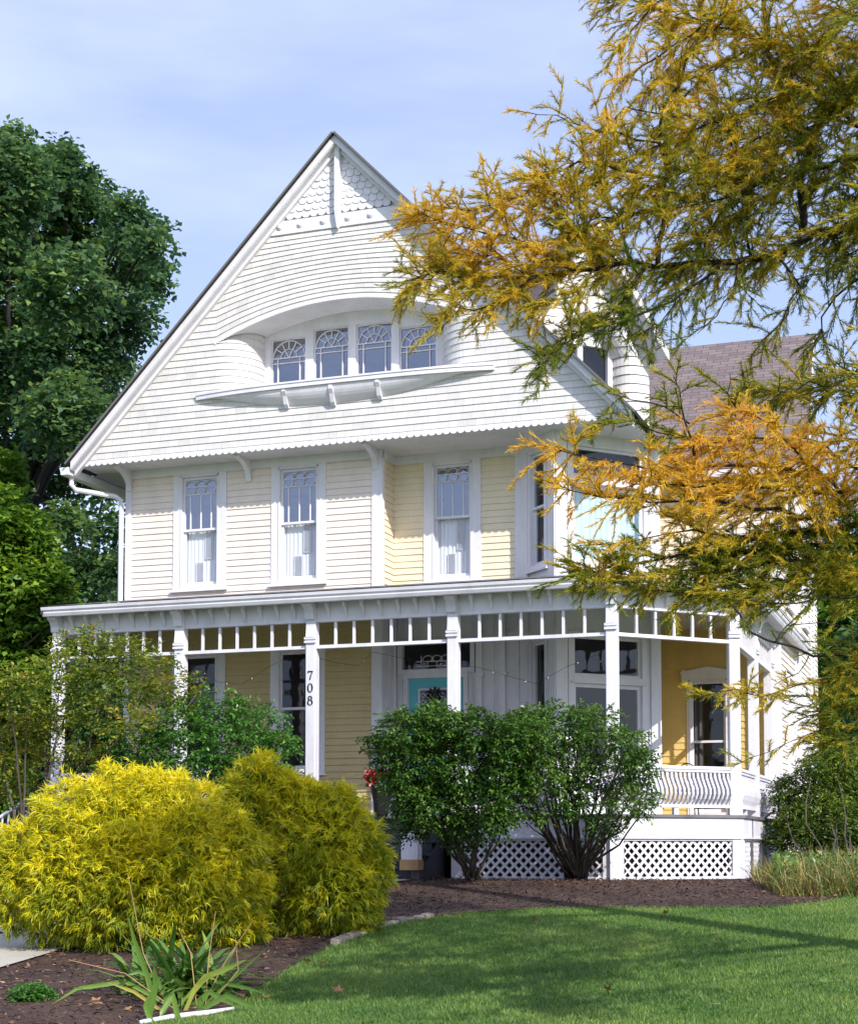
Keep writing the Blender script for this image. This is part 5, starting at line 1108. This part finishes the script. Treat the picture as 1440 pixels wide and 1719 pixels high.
# limbs of the same crown that stay outside the frame, on the sunny side
for k in range(15):
    a = 1560 + 40 * (k % 4); y0_ = -420 + 95 * k
    BR.append(([(1900, y0_ + 60), (1760, y0_ + 20), (1640, y0_), (1530, y0_ + 30)], 11.5, 10.5 - (k % 3), .016, .005, .4, 24, .45, 0))
LP = []; LD = []; LB = []; LL = []; LT = []; tw = MB()
for (px, da, db, r0, r1, hue, dens, tl, conn) in BR:
    n = len(px); pts = [at_d(p[0], p[1], da + (db - da) * i / (n - 1)) for i, p in enumerate(px)]
    if conn:
        z_ = pts[0][2] - .4; pts = [np.array([t0[0], t0[1], z_])] + pts
    # resample with wiggle
    fine = []; rr = []; Lc = [np.linalg.norm(b - a) for a, b in zip(pts[:-1], pts[1:])]; tot = sum(Lc); acc = 0
    for (a, b, l) in zip(pts[:-1], pts[1:], Lc):
        k = max(2, int(l / .12))
        for i in range(k): t = i / k; fine.append(a + (b - a) * t + rng.normal(size=3) * min(.012, r0)); rr.append(r0 + (r1 - r0) * ((acc + l * t) / tot) ** .7)
        acc += l
    fine.append(pts[-1]); rr.append(r1)
    m = MB(); m.tube(fine, rr, 7 if r0 > .02 else 5); ob = m.build('limb', M['larchbark'], None, smooth=True); local(ob, larch)
    fine = np.array(fine); nt_ = int((dens if dens < 12 else dens * 1.65 - 7) * tot); s0 = 0.0 if not conn else Lc[0] / tot * .75
    def spray(p, dv, l, k, hh, r_):
        tp = [p]; dcur = dv
        for j in range(k): dcur = nrm(dcur + np.array([0, 0, -.07]) + rng.normal(size=3) * .09); tp.append(tp[-1] + dcur * l / k)
        if l > .06: tw.tube(tp, list(np.linspace(r_, r_ * .35, k + 1)), 3, False)
        nf = int(l / .0078) + 3; tp = np.array(tp); side = nrm(np.cross(dv, rng.normal(size=3) * .5 + [0, 0, 1]))
        for e in range(2):
            tt = (np.arange(nf) + .5 * e + rng.random(nf) * .3) / (nf + .5) * k * .999; ii = np.minimum(tt.astype(int), k - 1); fr_ = (tt - ii)[:, None]
            P = tp[ii] * (1 - fr_) + tp[ii + 1] * fr_; sg = 1 if e else -1
            D = dv * 1.0 + side * sg * .62 + rng.normal(size=(nf, 3)) * .24
            LP.append(P); LD.append(D); LB.append(np.array([0, 0, -.35]) + rng.normal(size=(nf, 3)) * .45); LL.append(rng.uniform(.016, .052, nf)); LT.append(np.clip(hh + rng.normal(size=nf) * .09, 0, 1))
        return tp
    for q in range(nt_):
        s = s0 + (1 - s0) * (q + rng.random()) / nt_; i = min(int(s * (len(fine) - 1)), len(fine) - 2); p = fine[i] + (fine[i + 1] - fine[i]) * rng.random()
        if p[0] < 3.8 and 1.9 < p[2] < 3.3 and da < 9.7 and rng.random() < .35: continue
        axis = nrm(fine[i + 1] - fine[i]); hs = nrm(np.cross(axis, [0, 0, 1.]) + rng.normal(size=3) * .25) * (1 if rng.random() < .5 else -1)
        dv = nrm(axis * rng.uniform(.25, 1.0) + hs * rng.uniform(.3, 1.0) + np.array([0, 0, rng.normal() * .55])); l = tl * rng.uniform(.5, 1.85) * (1 - .35 * s)
        h_ = hue + rng.normal() * .09 + .10 * (s - .5); tp = spray(p, dv, l, 4, h_, .0034)
        if dens >= 12:
            sd = nrm(np.cross(dv, rng.normal(size=3) * .4 + [0, 0, 1]))
            for (j, sg) in ((1, 1), (2, -1), (3, 1)):
                if rng.random() < .8: spray(tp[j], nrm(dv * .9 + sd * sg * .75 + rng.normal(size=3) * .15), l * rng.uniform(.35, .65), 3, h_ + rng.normal() * .05, .0022)
LP = np.concatenate(LP); LD = np.concatenate(LD); LB = np.concatenate(LB); LL = np.concatenate(LL); LT = np.concatenate(LT); print('larch fronds', len(LP))
local(strands('needles', LP, LD, LB, LL, .0045, LT, M['larch'], None, 2), larch)
local(tw.build('twigs', M['larchbark'], None), larch)
# right bush and tall dry grasses
cl = [(c[0], c[1] + rng.normal() * .3, c[2], c[3]) for c in cp([(1345, 1400, 50), (1400, 1420, 50), (1320, 1330, 26), (1345, 1335, 42), (1395, 1300, 45), (1440, 1320, 55), (1330, 1375, 34), (1385, 1380, 58), (1440, 1395, 60), (1420, 1270, 30), (1365, 1290, 22), (1480, 1350, 60)], 25.5)]
b0 = at_g(1400, 1478); t = plant('corner_bush', b0, 'loose dark bush with reddish tips at the right corner of the porch', 'bush')
local(crown('foliage', cl, M['dogwood'], None, per_m2=2000, k=7, tw_len=.2, ll=.07, lw=.035, tb=.16, tv=.17, flat=.85, inner=.3), t)
m = MB(); stems(m, b0, [c[:3] for c in cl], .02, .005, 6, .15, .2); local(m.build('stems', M['greybark'], None), t)
n = 5200; x = rng.uniform(1245, 1470, n); y = rng.uniform(1462, 1508, n)
keep = (y < 1470 + (x - 1245) * .6) & (y > 1462); x, y = x[keep], y[keep]; P = np.array([at_g(a, b) for a, b in zip(x, y)]); n = len(P)
D = rng.normal(size=(n, 3)) * [.38, .38, 0] + [0, 0, 1]; Hh = rng.uniform(.10, .58, n) * np.clip(.55 + (x - 1245) / 260, .5, 1.05)
t = plant('ornamental_grass', at_g(1330, 1485), 'dry yellow grass and weeds at the right end of the lattice', 'grass clump')
local(strands('blades', P, D, rng.normal(size=(n, 3)) * .6 + [0, 0, -.7], Hh, rng.uniform(.006, .016, n), np.clip(rng.normal(size=n) * .25 + .5, 0, 1), M['grassy'], None, 4), t)
n = 900; x = rng.uniform(1300, 1440, n); y = rng.uniform(1470, 1500, n); P = np.array([at_g(a, b) for a, b in zip(x, y)]) + np.stack([np.zeros(n), np.zeros(n), rng.uniform(.05, .4, n)], 1)
local(leaves('broad_leaves', P, rng.normal(size=(n, 3)) + [0, 0, .3], rng.normal(size=(n, 3)) * .4 + [0, -.3, 1], rng.uniform(.06, .13, n), rng.uniform(.03, .05, n), np.clip(rng.normal(size=n) * .2 + .35, 0, 1), M['iris'], None), t)
# strap leaved clump and small herb
gb = at_g(310, 1672); t = plant('iris_clump', gb, 'floppy clump of green strap leaves with dry brown stalks at the bottom left', 'perennial')
def straps(name, n, mat, lo, hi, w0, tv, spread=.38, elev=.75, root=t, base=gb, bend=-1.5):
    P = np.tile(base, (n, 1)) + rng.normal(size=(n, 3)) * [.20, .12, 0]; a = rng.uniform(0, 2 * math.pi, n); e = rng.uniform(.25, elev * 1.5, n)
    D = np.stack([np.cos(a) * np.cos(e), np.sin(a) * np.cos(e), np.sin(e)], 1); Ln = rng.uniform(lo, hi, n); seg = 6
    V = []; Fc = []; T = []
    for i in range(n):
        p = P[i].copy(); d_ = D[i].copy(); sd = nrm(np.cross(d_, (0, 0, 1.)) + rng.normal(size=3) * .1); b = len(V)
        for s in range(seg + 1):
            u = s / seg; w_ = w0 * (1 - .15 * u) * (1 if u < .75 else max(.08, (1 - u) / .25)) * .5; nn = np.cross(sd, d_)
            V += [p - sd * w_ + nn * w_ * .3, p, p + sd * w_ + nn * w_ * .3]; p = p + d_ * Ln[i] / seg; d_ = nrm(d_ + np.array([0, 0, bend / seg]) * (0.4 + u))
            p[2] = max(p[2], gz(p[0], p[1]) + .02 + .004 * (i % 5))
        for s in range(seg):
            for c in (0, 1): q = b + s * 3 + c; Fc.append((q, q + 1, q + 4, q + 3)); T.append(tv[0] + (tv[1] - tv[0]) * ((i * .618) % 1))
    return local(raw(name, np.array(V), len(Fc), 4, np.array(T), mat, None, np.array(Fc)), root)
straps('green_leaves', 170, M['iris'], .34, .74, .048, (.05, .66), bend=-1.15); straps('dry_leaves', 20, M['iris'], .25, .5, .024, (.9, 1.0))
iris = t
def strap_px(name, pts, w, tint):
    g = at_g(*pts[0]); dd = float((g - CAM) @ FW); P = [g] + [at_d(x, y, dd - .05 * i) for i, (x, y) in enumerate(pts[1:])]
    fine = []
    for i in range(len(P) - 1):
        for k in range(4): fine.append(P[i] + (P[i + 1] - P[i]) * k / 4)
    fine.append(P[-1]); n = len(fine); V = []; Fc = []
    for i, p in enumerate(fine):
        t = nrm(fine[min(i + 1, n - 1)] - fine[max(i - 1, 0)]); sd = nrm(np.cross(t, FW)); ww = w * .5 * (1 if i < n * .6 else max(.05, (n - 1 - i) / (n * .4))); V += [p - sd * ww - FW * ww * .4, p, p + sd * ww - FW * ww * .4]
    for i in range(n - 1):
        for c in (0, 1): q = i * 3 + c; Fc.append((q, q + 1, q + 4, q + 3))
    local(raw(name, np.array(V), len(Fc), 4, np.full(len(Fc), tint), M['iris'], None, np.array(Fc)), iris)
for pts, w_, tt in (([(262, 1700), (248, 1640), (226, 1580), (212, 1528)], .062, .35), ([(250, 1712), (262, 1655), (258, 1620)], .06, .3), ([(255, 1719), (245, 1690), (268, 1640)], .06, .45), ([(300, 1695), (345, 1640), (385, 1625), (415, 1612)], .065, .7), ([(330, 1700), (380, 1672), (425, 1690), (430, 1700)], .06, .3), ([(320, 1690), (370, 1650), (420, 1660), (455, 1672)], .045, .25),
    ([(290, 1690), (210, 1648), (130, 1660), (85, 1688)], .05, .6), ([(310, 1700), (330, 1655), (352, 1640), (366, 1648)], .045, .8), ([(330, 1695), (350, 1665), (400, 1690), (395, 1712)], .055, .35), ([(285, 1690), (262, 1640), (232, 1632), (205, 1640)], .05, .4), ([(300, 1712), (290, 1670), (272, 1700), (268, 1719)], .06, .45), ([(340, 1690), (395, 1640), (450, 1590)], .03, .3), ([(275, 1700), (225, 1665), (180, 1650)], .04, .9)):
    strap_px('strap_leaf', pts, w_ * .66, tt)
m = MB()
for (a, b, c) in (((345, 1690), (350, 1610), (362, 1530)), ((340, 1690), (375, 1620), (425, 1545)), ((330, 1690), (320, 1600), (300, 1560)), ((300, 1700), (210, 1635), (115, 1612)), ((350, 1690), (400, 1630), (395, 1575)), ((280, 1690), (240, 1600), (215, 1470))):
    g = at_g(*a); dd = float((g - CAM) @ FW); m.tube([g, at_d(*b, dd), at_d(*c, dd)], [.004, .0035, .002], 4)
local(m.build('dry_stalks', M['wood'], None), t)
hb = at_g(55, 1680); t = plant('low_herb', hb, 'small mound of blue green lobed leaves in the bottom left mulch', 'plant')
n = 1500; s = sph(n); s[:, 2] = abs(s[:, 2]); P = hb + s * [.20, .2, .13] * rng.uniform(.5, 1.05, (n, 1)); local(leaves('foliage', P, rng.normal(size=(n, 3)) * [1, 1, .4], rng.normal(size=(n, 3)) * .3 + [0, 0, 1], .035, .026, np.clip(rng.normal(size=n) * .12 + .45, 0, 1), M['bush2'], None), t)
# fallen leaves
def star(seed):
    r = random.Random(seed); pts = []
    for i in range(10): a = 2 * math.pi * i / 10; rad = (1 if i % 2 == 0 else .45) * r.uniform(.8, 1.15); pts.append((rad * math.cos(a), rad * math.sin(a), .25 * r.uniform(-.2, 1) * rad * rad))
    return pts
fl = [((897, 1553), 'dry tan leaf on the lawn near the mulch edge, nearest the right dark bush', 0), ((680, 1624), 'dry orange leaf alone on the sunny left side of the lawn', 0), ((1020, 1671), 'upright dry leaf low in the middle of the lawn', 0), ((1205, 1698), 'dry tan leaf near the bottom of the lawn, right of the upright one', 0), ((1117, 1540), 'dry reddish leaf at the back of the lawn before the lattice', 0), ((1197, 1575), 'dry brown leaf in the back right part of the lawn', 0), ((1147, 1707), 'pale bent leaf at the bottom edge of the lawn', 1), ((540, 1626), 'dry leaf where the lawn meets the mulch below the smaller cypress', 0), ((568, 1673), 'dry leaf at the left of the lawn beside the strap leaved clump', 0),
 ((924, 1527), 'pale green leaf on the far edge of the lawn', 1), ((1383, 1658), 'green leaf on the right side of the lawn', 1),
 ((446, 1680), 'dry orange leaf on the mulch right of the strap leaved clump', 0), ((516, 1619), 'dry brown leaf on the mulch below the smaller cypress', 0), ((160, 1688), 'curled orange leaf on the mulch between the herb and the strap leaved clump', 0), ((205, 1665), 'curled brown leaf at the left foot of the strap leaved clump', 0), ((215, 1700), 'brown leaf at the bottom left foot of the strap leaved clump', 0)]
msh = []
for k in range(4):
    s = star(k); me = bpy.data.meshes.new('fallen_leaf'); me.from_pydata([(0, 0, .05)] + s, [], [(0, i + 1, (i + 1) % 10 + 1) for i in range(10)]); a = me.attributes.new('tint', 'FLOAT', 'FACE'); a.data.foreach_set('value', [random.random()] * 10); me.update(); me.materials.append(M['fallen']); msh.append(me)
meg = msh[0].copy(); meg.materials.clear(); meg.materials.append(M['iris'])
for k, (p, lb, gr) in enumerate(fl):
    o = bpy.data.objects.new('fallen_leaf', meg if gr else msh[k % 4]); COL.objects.link(o); g = at_g(*p); o.location = g + [0, 0, .05 if k < 11 else .03]; s = random.uniform(.045, .07); o.scale = (s, s, s); o.rotation_euler = (random.uniform(-.5, .5), random.uniform(-.5, .5), random.uniform(0, 6)); tag(o, lb, 'leaf', 'fallen leaves')
# ---- porch things
p = at_Y(640, 1362, -.12); t = empty('flower_pot', (p[0], p[1], .95)); tag(t, 'tall black pot of red flowers at the top of the front steps', 'flower pot')
m = MB(); m.lathe([(0, 0), (.10, 0), (.11, .02), (.125, .2), (.16, .38), (.175, .42), (.165, .44), (.15, .40), (0, .39)], 20); m.build('pot', M['black'], t, smooth=True)
n = 260; s = sph(n); s[:, 2] = abs(s[:, 2]); P = np.array([0, 0, .42]) + s * [.2, .2, .2] * rng.uniform(.5, 1, (n, 1)); leaves('leaves', P, s, rng.normal(size=(n, 3)) + [0, 0, 1], .07, .05, rng.random(n) * .6, M['bush'], t)
n = 420; c_ = np.array([[-.14, -.10, .62], [-.05, -.14, .60], [-.10, -.12, .46], [.05, -.1, .60], [-.19, -.05, .57]]); P = c_[rng.integers(0, 5, n)] + rng.normal(size=(n, 3)) * .03; leaves('flowers', P, rng.normal(size=(n, 3)), rng.normal(size=(n, 3)), .04, .035, rng.random(n) ** 2, M['red'], t)
m = MB(); q = at_Y(730, 1163, 2.80); m.tube([(q[0], q[1], q[2] + .10), (q[0], q[1], q[2] - .02), (q[0] - .02, q[1], q[2] - .35)], [.02, .035, .015], 8)
for a in (-1, 1): m.tube([(q[0], q[1] - .01, q[2] + .0), (q[0] + a * .08, q[1] - .02, q[2] + .07), (q[0] + a * .10, q[1] - .01, q[2] - .02), (q[0], q[1] - .01, q[2])], .016, 6)
tag(m.build('door_bow', M['dark']), 'dark ribbon bow hanging on the turquoise door', 'decoration')
# wire garden chair on the right porch
q = at_Y(1150, 1290, 3.6); ch = empty('garden_chair', (q[0], q[1], .95)); tag(ch, 'black wire garden chair with an arched back on the porch by the yellow wall', 'chair')
one('seat', 'dark', lambda m: m.lathe([(0, .43), (.2, .43), (.21, .44), (.2, .45), (0, .45)], 18), ch)
def hoop(m):
    m.tube([(.22 * math.cos(math.pi * i / 12), .18, .45 + .45 * math.sin(math.pi * i / 12) ** .8) for i in range(13)], .011, 6)
    for a in (-.13, -.07, 0, .07, .13): m.tube([(a * .5, .18, .45), (a * 1.2, .18, .45 + .45 * math.sqrt(max(0, 1 - (a * 1.2 / .22) ** 2)))], .006, 5)
one('backrest', 'dark', hoop, ch)
for a, b in ((-.15, -.15), (.15, -.15), (-.15, .15), (.15, .15)): one('leg', 'dark', lambda m: m.tube([(a, b, .44), (a * 1.25, b * 1.25, .0)], .011, 6), ch)
# string lights under the porch frieze
m = MB(); m2 = MB(); sp = [(330, 1120), (365, 1145), (405, 1150), (450, 1120), (500, 1095), (560, 1112), (600, 1118), (626, 1095), (700, 1110), (800, 1120), (870, 1140), (900, 1148), (950, 1120), (1000, 1100), (1020, 1125)]
pp = [at_Y(x, y, .30) for x, y in sp]; m.tube(pp, .003, 4)
sl_ = m.build('string_lights', M['dark']); tag(sl_, 'thin string of small white bulbs looped under the porch frieze', 'string lights')
for a, b in zip(pp[:-1], pp[1:]):
    for t_ in (.4,): c = a + (b - a) * t_; m = MB(); m.lathe([(0, -.022), (.006, -.014), (.006, -.006), (.003, 0)], 8, tuple(c)); m.build('bulb', M['curtain'], sl_)
